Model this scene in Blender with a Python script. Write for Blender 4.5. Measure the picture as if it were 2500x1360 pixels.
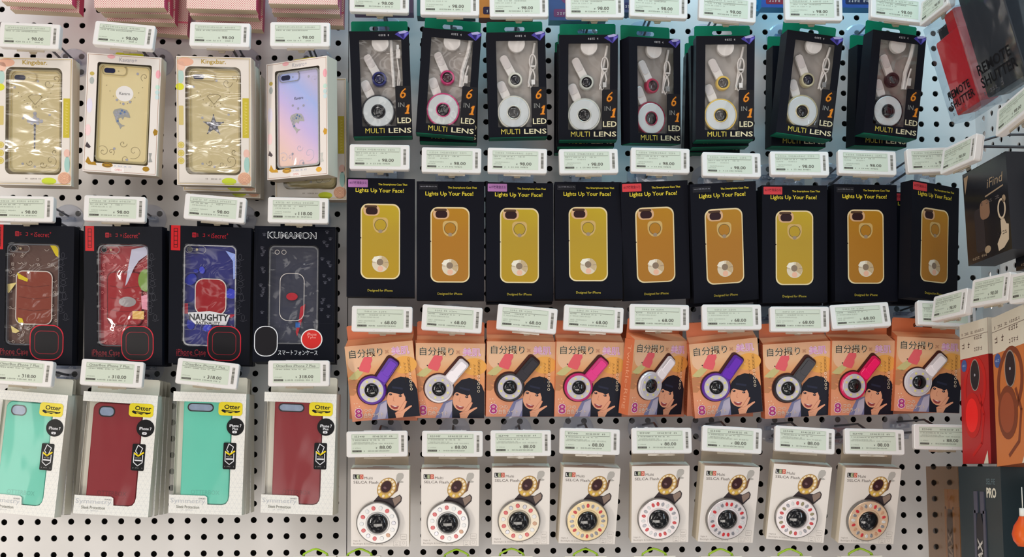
import bpy, bmesh, math, random
from mathutils import Matrix, Vector
from mathutils.geometry import tessellate_polygon
PI = math.pi
sc = bpy.context.scene
COL = sc.collection
for o in list(bpy.data.objects):
    bpy.data.objects.remove(o, do_unlink=True)
R = math.radians

# ------------------------------------------------------------------ camera
def Rx(a): return Matrix.Rotation(a, 3, 'X')
def Ry(a): return Matrix.Rotation(a, 3, 'Y')
def Rz(a): return Matrix.Rotation(a, 3, 'Z')
cam_d = bpy.data.cameras.new('camera')
cam_d.sensor_fit = 'HORIZONTAL'
cam_d.sensor_width = 36.0
cam_d.lens = 36.0                      # focal length equals one frame width
cam_d.shift_y = 0.112                  # the photo keeps the upper part of a taller frame
cam_d.clip_start = 0.05
cam = bpy.data.objects.new('camera', cam_d)
COL.objects.link(cam)
CP = Vector((0.186804, -1.652042, 0.13865))
CM = Rz(-0.036724) @ Rx(0.06945) @ Ry(0.007105)
cam.matrix_world = Matrix.Translation(CP) @ (CM @ Rx(PI / 2)).to_4x4()
sc.camera = cam

# ------------------------------------------------------------------ world, lamps, exposure
vs = sc.view_settings
vs.view_transform = 'Standard'; vs.look = 'None'; vs.gamma = 1.0; vs.use_curve_mapping = False
vs.exposure = 0.1
w = bpy.data.worlds.new('shop_interior'); sc.world = w; w.use_nodes = True
nt = w.node_tree; nt.nodes.clear()
wo = nt.nodes.new('ShaderNodeOutputWorld'); bg = nt.nodes.new('ShaderNodeBackground')
tc = nt.nodes.new('ShaderNodeTexCoord'); nz = nt.nodes.new('ShaderNodeTexNoise'); rp = nt.nodes.new('ShaderNodeValToRGB')
nz.inputs['Scale'].default_value = 4.0; nz.inputs['Detail'].default_value = 1
rp.color_ramp.elements[0].position = 0.40; rp.color_ramp.elements[0].color = (0.12, 0.12, 0.13, 1)
rp.color_ramp.elements[1].position = 0.58; rp.color_ramp.elements[1].color = (0.36, 0.34, 0.32, 1)
_e = rp.color_ramp.elements.new(0.66); _e.color = (2.2, 2.1, 2.0, 1)      # bright patches added to give the clear films streaky reflections
nt.links.new(tc.outputs['Generated'], nz.inputs['Vector']); nt.links.new(nz.outputs['Fac'], rp.inputs['Fac'])
nt.links.new(rp.outputs['Color'], bg.inputs['Color']); nt.links.new(bg.outputs['Background'], wo.inputs['Surface'])
bg.inputs['Strength'].default_value = 0.85

def lamp(name, loc, target, sx, sy, power, color):
    d = bpy.data.lights.new(name, 'AREA'); d.shape = 'RECTANGLE'; d.size = sx; d.size_y = sy
    d.energy = power; d.color = color
    o = bpy.data.objects.new(name, d); COL.objects.link(o)
    o.location = loc
    o.rotation_euler = (Vector(target) - Vector(loc)).to_track_quat('-Z', 'Y').to_euler()
    return o
lamp('ceiling_light', (-0.35, -1.55, 2.35), (0.1, 0, 0.5), 1.5, 0.3, 13, (1.0, 0.94, 0.93))
lamp('ceiling_light_cool', (0.85, -0.5, 1.75), (0.8, 0, 0.7), 0.9, 0.15, 12, (0.32, 0.78, 1.0))
lamp('fill_light_left', (-1.9, -1.7, 0.05), (0.1, 0, 0.15), 0.1, 1.5, 21, (1.0, 0.93, 0.83))  # added warm fill from the left, off frame, for the lower rows
lamp('fill_light_right', (1.9, -2.3, 0.0), (0.5, 0, 0.2), 0.12, 1.5, 6, (0.72, 0.86, 1.0))  # weaker bluish fill added on the right side
lamp('fill_light_low', (0.0, -1.9, -1.1), (0.2, 0, 0.1), 1.6, 0.5, 13, (1.0, 0.93, 0.85))  # unseen fill added below to brighten the bottom row
lamp('highlight_strip_left', (-0.25, -1.35, 1.75), (-0.1, 0, 0.5), 0.5, 0.04, 1.6, (1, 0.98, 0.95))  # narrow lamp added to put highlights on the window films
lamp('highlight_strip_right', (0.55, -1.5, 1.65), (0.5, 0, 0.5), 0.4, 0.04, 1.3, (0.95, 0.98, 1))  # second added strip, also only for film highlights
# ------------------------------------------------------------------ materials
def lin(c):
    c = c / 255.0
    return c / 12.92 if c <= 0.04045 else ((c + 0.055) / 1.055) ** 2.4
MATS = {}
def mat(name, rgb=(200, 200, 200), rough=0.5, metal=0.0, spec=0.5, var=0.0, vscale=60, bump=0.0, bscale=200, emit=None, coat=0.0):
    if name in MATS: return MATS[name]
    m = bpy.data.materials.new(name); m.use_nodes = True
    nt = m.node_tree; b = nt.nodes['Principled BSDF']
    col = (lin(rgb[0]), lin(rgb[1]), lin(rgb[2]), 1)
    b.inputs['Base Color'].default_value = col
    b.inputs['Roughness'].default_value = rough; b.inputs['Metallic'].default_value = metal
    b.inputs['Specular IOR Level'].default_value = spec; b.inputs['Coat Weight'].default_value = coat
    if var or bump:
        tc = nt.nodes.new('ShaderNodeTexCoord')
        nz = nt.nodes.new('ShaderNodeTexNoise'); nz.inputs['Scale'].default_value = vscale; nz.inputs['Detail'].default_value = 4
        nt.links.new(tc.outputs['Object'], nz.inputs['Vector'])
        if var:
            mx = nt.nodes.new('ShaderNodeMix'); mx.data_type = 'RGBA'
            mx.inputs['A'].default_value = tuple(max(0, c * (1 - var)) for c in col[:3]) + (1,)
            mx.inputs['B'].default_value = tuple(min(1, c * (1 + var)) for c in col[:3]) + (1,)
            nt.links.new(nz.outputs['Fac'], mx.inputs['Factor']); nt.links.new(mx.outputs['Result'], b.inputs['Base Color'])
        if bump:
            n2 = nt.nodes.new('ShaderNodeTexNoise'); n2.inputs['Scale'].default_value = bscale
            nt.links.new(tc.outputs['Object'], n2.inputs['Vector'])
            bp = nt.nodes.new('ShaderNodeBump'); bp.inputs['Strength'].default_value = bump; bp.inputs['Distance'].default_value = 0.001
            nt.links.new(n2.outputs['Fac'], bp.inputs['Height']); nt.links.new(bp.outputs['Normal'], b.inputs['Normal'])
    MATS[name] = m; return m

def clear(name, tint=(255, 255, 255), gloss=0.12, rough=0.08, wave=0.6, wscale=28, haze=0.0, hazecol=(230, 235, 245), stretch=None, dist=0.004):
    """thin clear plastic: see-through, with a glossy skin that ripples"""
    if name in MATS: return MATS[name]
    m = bpy.data.materials.new(name); m.use_nodes = True; nt = m.node_tree; nt.nodes.clear()
    out = nt.nodes.new('ShaderNodeOutputMaterial'); tr = nt.nodes.new('ShaderNodeBsdfTransparent'); gl = nt.nodes.new('ShaderNodeBsdfGlossy')
    tr.inputs['Color'].default_value = (lin(tint[0]), lin(tint[1]), lin(tint[2]), 1)
    gl.inputs['Roughness'].default_value = rough
    mx = nt.nodes.new('ShaderNodeMixShader'); lw = nt.nodes.new('ShaderNodeLayerWeight'); lw.inputs['Blend'].default_value = 0.25
    mr = nt.nodes.new('ShaderNodeMapRange'); mr.inputs['To Min'].default_value = gloss; mr.inputs['To Max'].default_value = min(1, gloss + 0.45)
    nt.links.new(lw.outputs['Facing'], mr.inputs['Value']); nt.links.new(mr.outputs['Result'], mx.inputs['Fac'])
    if wave:
        tc = nt.nodes.new('ShaderNodeTexCoord'); nz = nt.nodes.new('ShaderNodeTexNoise'); nz.inputs['Scale'].default_value = wscale
        nz.inputs['Detail'].default_value = 0.6; nz.inputs['Distortion'].default_value = 1.6
        if stretch:
            mp = nt.nodes.new('ShaderNodeMapping'); mp.inputs['Scale'].default_value = stretch
            nt.links.new(tc.outputs['Object'], mp.inputs['Vector']); nt.links.new(mp.outputs['Vector'], nz.inputs['Vector'])
        else: nt.links.new(tc.outputs['Object'], nz.inputs['Vector'])
        bp = nt.nodes.new('ShaderNodeBump'); bp.inputs['Strength'].default_value = wave; bp.inputs['Distance'].default_value = dist
        nt.links.new(nz.outputs['Fac'], bp.inputs['Height']); nt.links.new(bp.outputs['Normal'], gl.inputs['Normal'])
    last = tr
    if haze:
        df = nt.nodes.new('ShaderNodeBsdfDiffuse'); df.inputs['Color'].default_value = (lin(hazecol[0]), lin(hazecol[1]), lin(hazecol[2]), 1)
        m2 = nt.nodes.new('ShaderNodeMixShader'); m2.inputs['Fac'].default_value = haze
        nt.links.new(tr.outputs[0], m2.inputs[1]); nt.links.new(df.outputs[0], m2.inputs[2]); last = m2
    nt.links.new(last.outputs[0], mx.inputs[1]); nt.links.new(gl.outputs[0], mx.inputs[2]); nt.links.new(mx.outputs[0], out.inputs['Surface'])
    MATS[name] = m; return m

def ramp_mat(name, stops, axis='z', size=0.1, rough=0.45, noise=0.25, nscale=14, spec=0.2, metal=0.0):
    """printed colour blend running along one axis of the object"""
    if name in MATS: return MATS[name]
    m = bpy.data.materials.new(name); m.use_nodes = True; nt = m.node_tree; b = nt.nodes['Principled BSDF']
    tc = nt.nodes.new('ShaderNodeTexCoord'); sp = nt.nodes.new('ShaderNodeSeparateXYZ'); nt.links.new(tc.outputs['Object'], sp.inputs[0])
    mr = nt.nodes.new('ShaderNodeMapRange'); mr.inputs['From Min'].default_value = -size / 2; mr.inputs['From Max'].default_value = size / 2
    if axis == 'd':
        ad = nt.nodes.new('ShaderNodeMath'); ad.operation = 'ADD'; nt.links.new(sp.outputs['X'], ad.inputs[0]); nt.links.new(sp.outputs['Z'], ad.inputs[1])
        nt.links.new(ad.outputs[0], mr.inputs['Value'])
    else:
        nt.links.new(sp.outputs[axis.upper()], mr.inputs['Value'])
    nz = nt.nodes.new('ShaderNodeTexNoise'); nz.inputs['Scale'].default_value = nscale; nt.links.new(tc.outputs['Object'], nz.inputs['Vector'])
    ma = nt.nodes.new('ShaderNodeMath'); ma.operation = 'MULTIPLY_ADD'; ma.inputs[1].default_value = noise
    nt.links.new(nz.outputs['Fac'], ma.inputs[0]); nt.links.new(mr.outputs['Result'], ma.inputs[2])
    sb = nt.nodes.new('ShaderNodeMath'); sb.operation = 'SUBTRACT'; sb.inputs[1].default_value = noise / 2; nt.links.new(ma.outputs[0], sb.inputs[0])
    cr = nt.nodes.new('ShaderNodeValToRGB'); el = cr.color_ramp.elements
    while len(el) < len(stops): el.new(0.5)
    for e, (p, c) in zip(el, stops):
        e.position = p; e.color = (lin(c[0]), lin(c[1]), lin(c[2]), 1)
    nt.links.new(sb.outputs[0], cr.inputs['Fac']); nt.links.new(cr.outputs['Color'], b.inputs['Base Color'])
    b.inputs['Roughness'].default_value = rough; b.inputs['Specular IOR Level'].default_value = spec; b.inputs['Metallic'].default_value = metal
    MATS[name] = m; return m

def pattern_mat(name, base, mark, kind='tri', scale=160, rough=0.5, width=0.08):
    """printed all-over pattern: triangle lattice, or rows of dots"""
    if name in MATS: return MATS[name]
    m = bpy.data.materials.new(name); m.use_nodes = True; nt = m.node_tree; b = nt.nodes['Principled BSDF']
    tc = nt.nodes.new('ShaderNodeTexCoord'); mx = nt.nodes.new('ShaderNodeMix'); mx.data_type = 'RGBA'
    mx.inputs['A'].default_value = tuple(lin(c) for c in base) + (1,); mx.inputs['B'].default_value = tuple(lin(c) for c in mark) + (1,)
    def mth(op, a=None, bb=None, v0=None, v1=None):
        n = nt.nodes.new('ShaderNodeMath'); n.operation = op
        if a is not None: nt.links.new(a, n.inputs[0])
        if bb is not None: nt.links.new(bb, n.inputs[1])
        if v0 is not None: n.inputs[0].default_value = v0
        if v1 is not None: n.inputs[1].default_value = v1
        return n.outputs[0]
    sp = nt.nodes.new('ShaderNodeSeparateXYZ'); nt.links.new(tc.outputs['Object'], sp.inputs[0])
    X, Z = sp.outputs['X'], sp.outputs['Z']
    if kind == 'tri':
        res = None
        for ang in (0, 60, 120):
            a = mth('MULTIPLY', X, v1=scale * math.sin(R(ang))); c = mth('MULTIPLY', Z, v1=scale * math.cos(R(ang)))
            s = mth('ADD', a, c); fr = mth('FRACT', s); lt = mth('LESS_THAN', fr, v1=width)
            res = lt if res is None else mth('MAXIMUM', res, lt)
    else:
        zz = mth('MULTIPLY', Z, v1=scale * 2); row = mth('FLOOR', zz); off = mth('MULTIPLY', row, v1=0.5)
        xx = mth('ADD', mth('MULTIPLY', X, v1=scale), off)
        fx = mth('SUBTRACT', mth('FRACT', xx), v1=0.5); fz = mth('MULTIPLY', mth('SUBTRACT', mth('FRACT', zz), v1=0.5), v1=0.5)
        d = mth('ADD', mth('MULTIPLY', fx, fx), mth('MULTIPLY', fz, fz)); res = mth('LESS_THAN', d, v1=width)
    nt.links.new(res, mx.inputs['Factor']); nt.links.new(mx.outputs['Result'], b.inputs['Base Color'])
    b.inputs['Roughness'].default_value = rough
    MATS[name] = m; return m

def P(name, *rgb, **k):                     # printed ink
    return mat('ink_' + name, rgb, rough=k.get('rough', 0.42), metal=k.get('metal', 0), spec=k.get('spec', 0.2))

# ------------------------------------------------------------------ mesh building (all shapes in millimetres)
def rr(x0, z0, x1, z1, r, n=6):
    """rounded rectangle outline"""
    if x1 < x0: x0, x1 = x1, x0
    if z1 < z0: z0, z1 = z1, z0
    r = min(r, (x1 - x0) / 2 - 1e-4, (z1 - z0) / 2 - 1e-4); pts = []
    for cx, cz, a0 in ((x1 - r, z1 - r, 0), (x0 + r, z1 - r, 90), (x0 + r, z0 + r, 180), (x1 - r, z0 + r, 270)):
        for i in range(n + 1):
            a = R(a0 + 90 * i / n); pts.append((cx + r * math.cos(a), cz + r * math.sin(a)))
    return pts
def ell(cx, cz, rx, rz=None, n=32, rot=0):
    rz = rz or rx; c, s = math.cos(R(rot)), math.sin(R(rot)); o = []
    for i in range(n):
        x, z = rx * math.cos(2 * PI * i / n), rz * math.sin(2 * PI * i / n); o.append((cx + x * c - z * s, cz + x * s + z * c))
    return o
def inset(poly, d):
    cx = sum(p[0] for p in poly) / len(poly); cz = sum(p[1] for p in poly) / len(poly)
    x0 = min(p[0] for p in poly); x1 = max(p[0] for p in poly); z0 = min(p[1] for p in poly); z1 = max(p[1] for p in poly)
    mx, mz = (x0 + x1) / 2, (z0 + z1) / 2; fx = 1 - 2 * d / (x1 - x0); fz = 1 - 2 * d / (z1 - z0)
    return [(mx + (p[0] - mx) * fx, mz + (p[1] - mz) * fz) for p in poly]
def rotp(poly, ang, c=(0, 0)):
    k, s = math.cos(R(ang)), math.sin(R(ang))
    return [(c[0] + (x - c[0]) * k - (z - c[1]) * s, c[1] + (x - c[0]) * s + (z - c[1]) * k) for x, z in poly]

class MB:
    def __init__(self): self.v = []; self.f = []; self.m = []; self.mats = []
    def mi(self, m):
        if m not in self.mats: self.mats.append(m)
        return self.mats.index(m)
    def add(self, vs, fs, m):
        b = len(self.v); self.v += [tuple(p) for p in vs]; i = self.mi(m)
        for f in fs: self.f.append([b + k for k in f]); self.m.append(i)
    def flat(self, poly, y, m): self.add([(x, y, z) for x, z in poly], [list(range(len(poly)))], m)
    def holed(self, outer, holes, y, m):
        loops = [[Vector((x, z, 0)) for x, z in outer]] + [[Vector((x, z, 0)) for x, z in h] for h in holes]
        pts = [p for l in loops for p in l]
        self.add([(p.x, y, p.y) for p in pts], [list(t) for t in tessellate_polygon(loops)], m)
    def walls(self, a, ya, b, yb, m):
        n = len(a); self.add([(x, ya, z) for x, z in a] + [(x, yb, z) for x, z in b], [[i, (i + 1) % n, n + (i + 1) % n, n + i] for i in range(n)], m)
    def prism(self, poly, y0, y1, m, ch=0, mside=None):
        """solid from y0 (front) to y1 (back), chamfered front edge"""
        ms = mside or m
        if ch:
            a = inset(poly, ch); self.flat(a, y0, m); self.walls(a, y0, poly, y0 + ch, ms); self.walls(poly, y0 + ch, poly, y1, ms)
        else:
            self.flat(poly, y0, m); self.walls(poly, y0, poly, y1, ms)
        self.flat(poly, y1, ms)
    def ring(self, outer, inner, y0, y1, m, ch=0):
        self.holed(outer, [inner], y0, m); self.walls(outer, y0, outer, y1, m); self.walls(inner, y0, inner, y1, m); self.holed(outer, [inner], y1, m)
    def box(self, x0, y0, z0, x1, y1, z1, m): self.prism([(x0, z0), (x1, z0), (x1, z1), (x0, z1)], y0, y1, m)
    def dome(self, cx, cz, r, y, h, m, n=28, k=7, rim=0):
        prev = ell(cx, cz, r, n=n); py = y
        for i in range(1, k + 1):
            a = PI / 2 * i / k; rr_ = r * math.cos(a); yy = y - h * math.sin(a)
            if i == k:
                self.add([(p[0], py, p[1]) for p in prev] + [(cx, yy, cz)], [[j, (j + 1) % n, n] for j in range(n)], m)
            else:
                cur = ell(cx, cz, rr_, n=n); self.walls(prev, py, cur, yy, m); prev, py = cur, yy
    def lathe(self, cx, cz, prof, m, n=36):
        """prof: list of (radius, y)"""
        for (r0, y0), (r1, y1) in zip(prof, prof[1:]):
            self.walls(ell(cx, cz, max(r0, .01), n=n), y0, ell(cx, cz, max(r1, .01), n=n), y1, m)
    def tube(self, pts, r, m, n=8):
        P3 = [Vector(p) for p in pts]; rings = []
        up = Vector((0.3, 0.2, 0.9)).normalized()
        for i, p in enumerate(P3):
            t = (P3[min(i + 1, len(P3) - 1)] - P3[max(i - 1, 0)]).normalized()
            a = t.cross(up)
            if a.length < 1e-3: a = t.cross(Vector((1, 0, 0)))
            a.normalize(); b = t.cross(a); rings.append([p + a * r * math.cos(2 * PI * k / n) + b * r * math.sin(2 * PI * k / n) for k in range(n)])
        vs = [v for rg in rings for v in rg]; fs = []
        for i in range(len(rings) - 1):
            for k in range(n): fs.append([i * n + k, i * n + (k + 1) % n, (i + 1) * n + (k + 1) % n, (i + 1) * n + k])
        fs.append(list(range(n))); fs.append([(len(rings) - 1) * n + k for k in range(n)]); self.add(vs, fs, m)
    def build(self, name, parent=None, smooth=False, loc=(0, 0, 0)):
        me = bpy.data.meshes.new(name); me.from_pydata([(x * .001, y * .001, z * .001) for x, y, z in self.v], [], self.f)
        for m in self.mats: me.materials.append(m)
        me.polygons.foreach_set('material_index', self.m)
        bm = bmesh.new(); bm.from_mesh(me); bmesh.ops.remove_doubles(bm, verts=bm.verts, dist=1e-7)
        bmesh.ops.recalc_face_normals(bm, faces=bm.faces); bm.to_mesh(me); bm.free()
        if smooth: me.polygons.foreach_set('use_smooth', [True] * len(me.polygons))
        me.update(); o = bpy.data.objects.new(name, me); COL.objects.link(o)
        if parent: o.parent = parent
        o.location = loc
        return o

TXT = {}
def text_mesh(s, bold=0.0):
    k = (s, bold)
    if k in TXT: return TXT[k]
    c = bpy.data.curves.new('t', 'FONT'); c.body = s; c.resolution_u = 2; c.offset = bold; c.fill_mode = 'FRONT'
    o = bpy.data.objects.new('t', c); COL.objects.link(o)
    m = bpy.data.meshes.new_from_object(o)
    vs = [(v.co.x, v.co.y) for v in m.vertices]; fs = [list(p.vertices) for p in m.polygons]
    bpy.data.objects.remove(o); bpy.data.curves.remove(c); bpy.data.meshes.remove(m)
    TXT[k] = (vs, fs); return TXT[k]

class Art(MB):
    """flat printing on the front of a thing, drawn in the coordinates of a reference rectangle"""
    def __init__(self, x0, y0, x1, y1, w, h, base=-0.15, step=0.06):
        super().__init__(); self.r = (x0, y0, x1, y1, w, h); self.s = w / (x1 - x0); self.base = base; self.step = step
    def p(self, x, y):
        x0, y0, x1, y1, w, h = self.r; return ((x - x0) / (x1 - x0) - .5) * w, (.5 - (y - y0) / (y1 - y0)) * h
    def y(self, l): return self.base - self.step * l
    def poly(self, pts, m, l=0): self.flat([self.p(*q) for q in pts], self.y(l), m)
    def rect(self, x0, y0, x1, y1, m, l=0, r=0):
        a, b = self.p(x0, y0), self.p(x1, y1)
        self.flat(rr(a[0], a[1], b[0], b[1], r * self.s) if r else [(a[0], a[1]), (b[0], a[1]), (b[0], b[1]), (a[0], b[1])], self.y(l), m)
    def frame(self, x0, y0, x1, y1, t, m, l=0, r=0.01):
        a, b = self.p(x0, y0), self.p(x1, y1); o = rr(a[0], a[1], b[0], b[1], max(r, .5) * self.s); i = inset(o, t * self.s)
        self.holed(o, [i], self.y(l), m)
    def oval(self, cx, cy, rx, ry, m, l=0, rot=0, n=28):
        c = self.p(cx, cy); self.flat(ell(c[0], c[1], rx * self.s, ry * self.s, n, rot), self.y(l), m)
    def hoop(self, cx, cy, rx, ry, t, m, l=0, rot=0, n=28):
        c = self.p(cx, cy); self.holed(ell(c[0], c[1], rx * self.s, ry * self.s, n, rot), [ell(c[0], c[1], (rx - t) * self.s, (ry - t) * self.s, n, rot)], self.y(l), m)
    def line(self, pts, t, m, l=0):
        q = [Vector(self.p(*a)) for a in pts]; t = t * self.s / 2
        for a, b in zip(q, q[1:]):
            d = (b - a)
            if d.length < 1e-6: continue
            d.normalize(); nn = Vector((-d.y, d.x)) * t; a2, b2 = a - d * t * .5, b + d * t * .5
            self.flat([tuple(a2 + nn), tuple(b2 + nn), tuple(b2 - nn), tuple(a2 - nn)], self.y(l), m)
    def text(self, s, x0, y0, x1, y1, m, l=1, bold=0.0, rot=0, shear=0):
        """fit the writing into the box; rot turns it about the box centre (90 = reads upward)"""
        vs, fs = text_mesh(s, bold); xa = min(v[0] for v in vs); xb = max(v[0] for v in vs); ya = min(v[1] for v in vs); yb = max(v[1] for v in vs)
        A, B = self.p(x0, y1), self.p(x1, y0); cx, cz = (A[0] + B[0]) / 2, (A[1] + B[1]) / 2; W, H = abs(B[0] - A[0]), abs(B[1] - A[1])
        if abs(rot) in (90,): W, H = H, W
        out = []
        for u, v in vs:
            u, v = (u - xa) / (xb - xa) - .5, (v - ya) / (yb - ya) - .5; out.append((u * W + shear * v * H, v * H))
        out = [(cx + a, cz + b) for a, b in out]; out = rotp(out, rot, (cx, cz))
        self.add([(x, self.y(l), z) for x, z in out], fs, m)
    def scribble(self, x0, x1, y, h, m, l=1, seed=1, pitch=None, gaps=0.18):
        """a row of tiny characters too small to read"""
        rnd = random.Random(seed); pitch = pitch or h * 1.05; x = x0
        while x + pitch * .8 <= x1:
            if rnd.random() > gaps:
                wd = pitch * .82
                for k in range(2): yy = y - h / 2 + h * (rnd.random() * .3 + k * .5); self.rect(x, yy, x + wd * (0.6 + .4 * rnd.random()), yy + h * .16, m, l)
                xx = x + wd * rnd.random() * .8; self.rect(xx, y - h * .5, xx + wd * .2, y + h * .5, m, l)
            x += pitch

# ------------------------------------------------------------------ things and parts
def thing(name, label, cat, group=None):
    o = bpy.data.objects.new(name, None); o.empty_display_size = 0.02; COL.objects.link(o)
    o['label'] = label; o['category'] = cat
    if group: o['group'] = group
    return o
def structure(o): o['kind'] = 'structure'; return o
def pose(o, x, y, z, yaw=0, pitch=0, roll=0):
    o.matrix_basis = Matrix.Translation((x, y, z)) @ (Rz(R(yaw)) @ Rx(R(-pitch)) @ Ry(R(roll))).to_4x4()
KIDS = {}
def copy_thing(o, label, skip=()):
    c = o.copy(); COL.objects.link(c); c['label'] = label
    for ch in o.children:
        if ch.name.split('.')[0] in skip: continue
        k = ch.copy(); COL.objects.link(k); k.parent = c
        for g in ch.children:
            j = g.copy(); COL.objects.link(j); j.parent = k
    return c
def dup_part(o, loc, rot=None):
    c = o.copy(); COL.objects.link(c); c.location = Vector(loc) * .001
    if rot is not None: c.rotation_euler = rot
    return c

def carton(w, h, T, front, side, back=None, hole=None, depth=8, inner=None, floor=None, r=1.0, bottom=None, top=None):
    """a box standing behind its front plane y=0, with an optional window cut through the front"""
    b = MB(); o = [(-w/2, -h/2), (w/2, -h/2), (w/2, h/2), (-w/2, h/2)]
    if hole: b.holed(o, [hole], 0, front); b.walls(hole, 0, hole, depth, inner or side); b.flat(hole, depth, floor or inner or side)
    else: b.flat(o, 0, front)
    b.add([(-w/2, 0, -h/2), (-w/2, T, -h/2), (-w/2, T, h/2), (-w/2, 0, h/2)], [[0, 1, 2, 3]], side)
    b.add([(w/2, 0, -h/2), (w/2, T, -h/2), (w/2, T, h/2), (w/2, 0, h/2)], [[0, 1, 2, 3]], side)
    b.add([(-w/2, 0, -h/2), (-w/2, T, -h/2), (w/2, T, -h/2), (w/2, 0, -h/2)], [[0, 1, 2, 3]], bottom or side)
    b.add([(-w/2, 0, h/2), (-w/2, T, h/2), (w/2, T, h/2), (w/2, 0, h/2)], [[0, 1, 2, 3]], top or side)
    b.flat(o, T, back or side)
    return b
def hang_tab(w, z0, z1, y, m, slot_w=30, slot_h=6, slot_z=None, r=2, t=0.6):
    b = MB(); o = [(-w/2, z0), (w/2, z0)] + [p for p in rr(-w/2, z0 - 20, w/2, z1, r) if p[1] > z0]
    o = [(-w/2, z0), (w/2, z0), (w/2, z1 - r), (w/2 - r, z1), (-w/2 + r, z1), (-w/2, z1 - r)]
    zz = slot_z if slot_z is not None else z1 - 9
    s = rr(-slot_w/2, zz - slot_h/2, slot_w/2, zz + slot_h/2, slot_h/2)
    b.ring(o, s, y, y + t, m); return b
# ------------------------------------------------------------------ setting: pegboard walls
PITCH = 0.026; LX = -0.034899; LZ = 0.053304; SX = 1.027943; SD = 0.027659
M_board = mat('pegboard_paint', (222, 219, 217), 0.42, var=0.03, vscale=6, spec=0.4)
M_dark = mat('board_cavity', (26, 22, 20), 0.9)
def pegboard(name, xs, zs, hr=4.9, T=2.2):
    """xs, zs: hole centres in mm in a local x-z plane; each cell is a square with a round hole"""
    b = MB(); p = PITCH * 500; n = 12
    c = [(hr * math.cos(2*PI*(k+.5)/n), hr * math.sin(2*PI*(k+.5)/n)) for k in range(n)]
    sq = []
    for x, z in c:
        k = p / max(abs(x), abs(z)); sq.append((x*k, z*k))
    vs = []; fs = []
    for X in xs:
        for Z in zs:
            o = len(vs)
            vs += [(X+x, 0, Z+z) for x, z in sq] + [(X+x, 0, Z+z) for x, z in c] + [(X+x, T, Z+z) for x, z in c]
            for k in range(n):
                j = (k+1) % n
                fs.append([o+k, o+j, o+n+j, o+n+k]); fs.append([o+n+k, o+n+j, o+2*n+j, o+2*n+k])
            # corner fills
            for qx, qz in ((1,1),(-1,1),(-1,-1),(1,-1)):
                nb = [k for k in range(n) if (sq[k][0]*qx > 0 and sq[k][1]*qz > 0)]
                a = [k for k in nb if abs(abs(sq[k][0]) - p) < 1e-6]; d = [k for k in nb if abs(abs(sq[k][1]) - p) < 1e-6]
                if a and d:
                    ka = max(a, key=lambda k: abs(sq[k][1])); kd = max(d, key=lambda k: abs(sq[k][0]))
                    if ka != kd:
                        vs.append((X+qx*p, 0, Z+qz*p)); fs.append([o+ka, len(vs)-1, o+kd])
    b.add(vs, fs, M_board)
    x0, x1, z0, z1 = min(xs)-p, max(xs)+p, min(zs)-p, max(zs)+p
    b.box(x0, T+9, z0, x1, T+10, z1, M_dark)
    return b, (x0, x1, z0, z1)
def band(b, x0, x1, z0, z1): b.add([(x0,0,z0),(x1,0,z0),(x1,0,z1),(x0,0,z1)], [[0,1,2,3]], M_board)
rows = range(-6, 38)
b, (x0, x1, z0, z1) = pegboard('l', [LX*1000 - 26*k for k in range(0, 27)], [LZ*1000 + 26*(r) for r in range(-6, 36)])
xl = -17.6
band(b, x1, xl - 0.6, z0, z1); b.box(x1, 1, z0, xl - 0.6, 12, z1, M_dark)
structure(b.build('wall_back'))
b, (x0, x1, z0, z1) = pegboard('m', [26*c for c in range(0, 40)], [26*r for r in range(-4, 38)])
band(b, xl + 0.6, x0, z0, z1); band(b, x1, SX*1000, z0, z1); b.box(xl + .6, 1, z0, x0, 12, z1, M_dark)
structure(b.build('wall_back'))
b, (x0, x1, z0, z1) = pegboard('s', [SD*1000 + 26*c for c in range(0, 26)], [26*r for r in range(-4, 38)])
band(b, 0, x0, z0, z1)
o = b.build('wall_right'); structure(o)
o.matrix_basis = Matrix.Translation((SX, 0, 0)) @ Rz(-PI/2).to_4x4()

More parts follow.
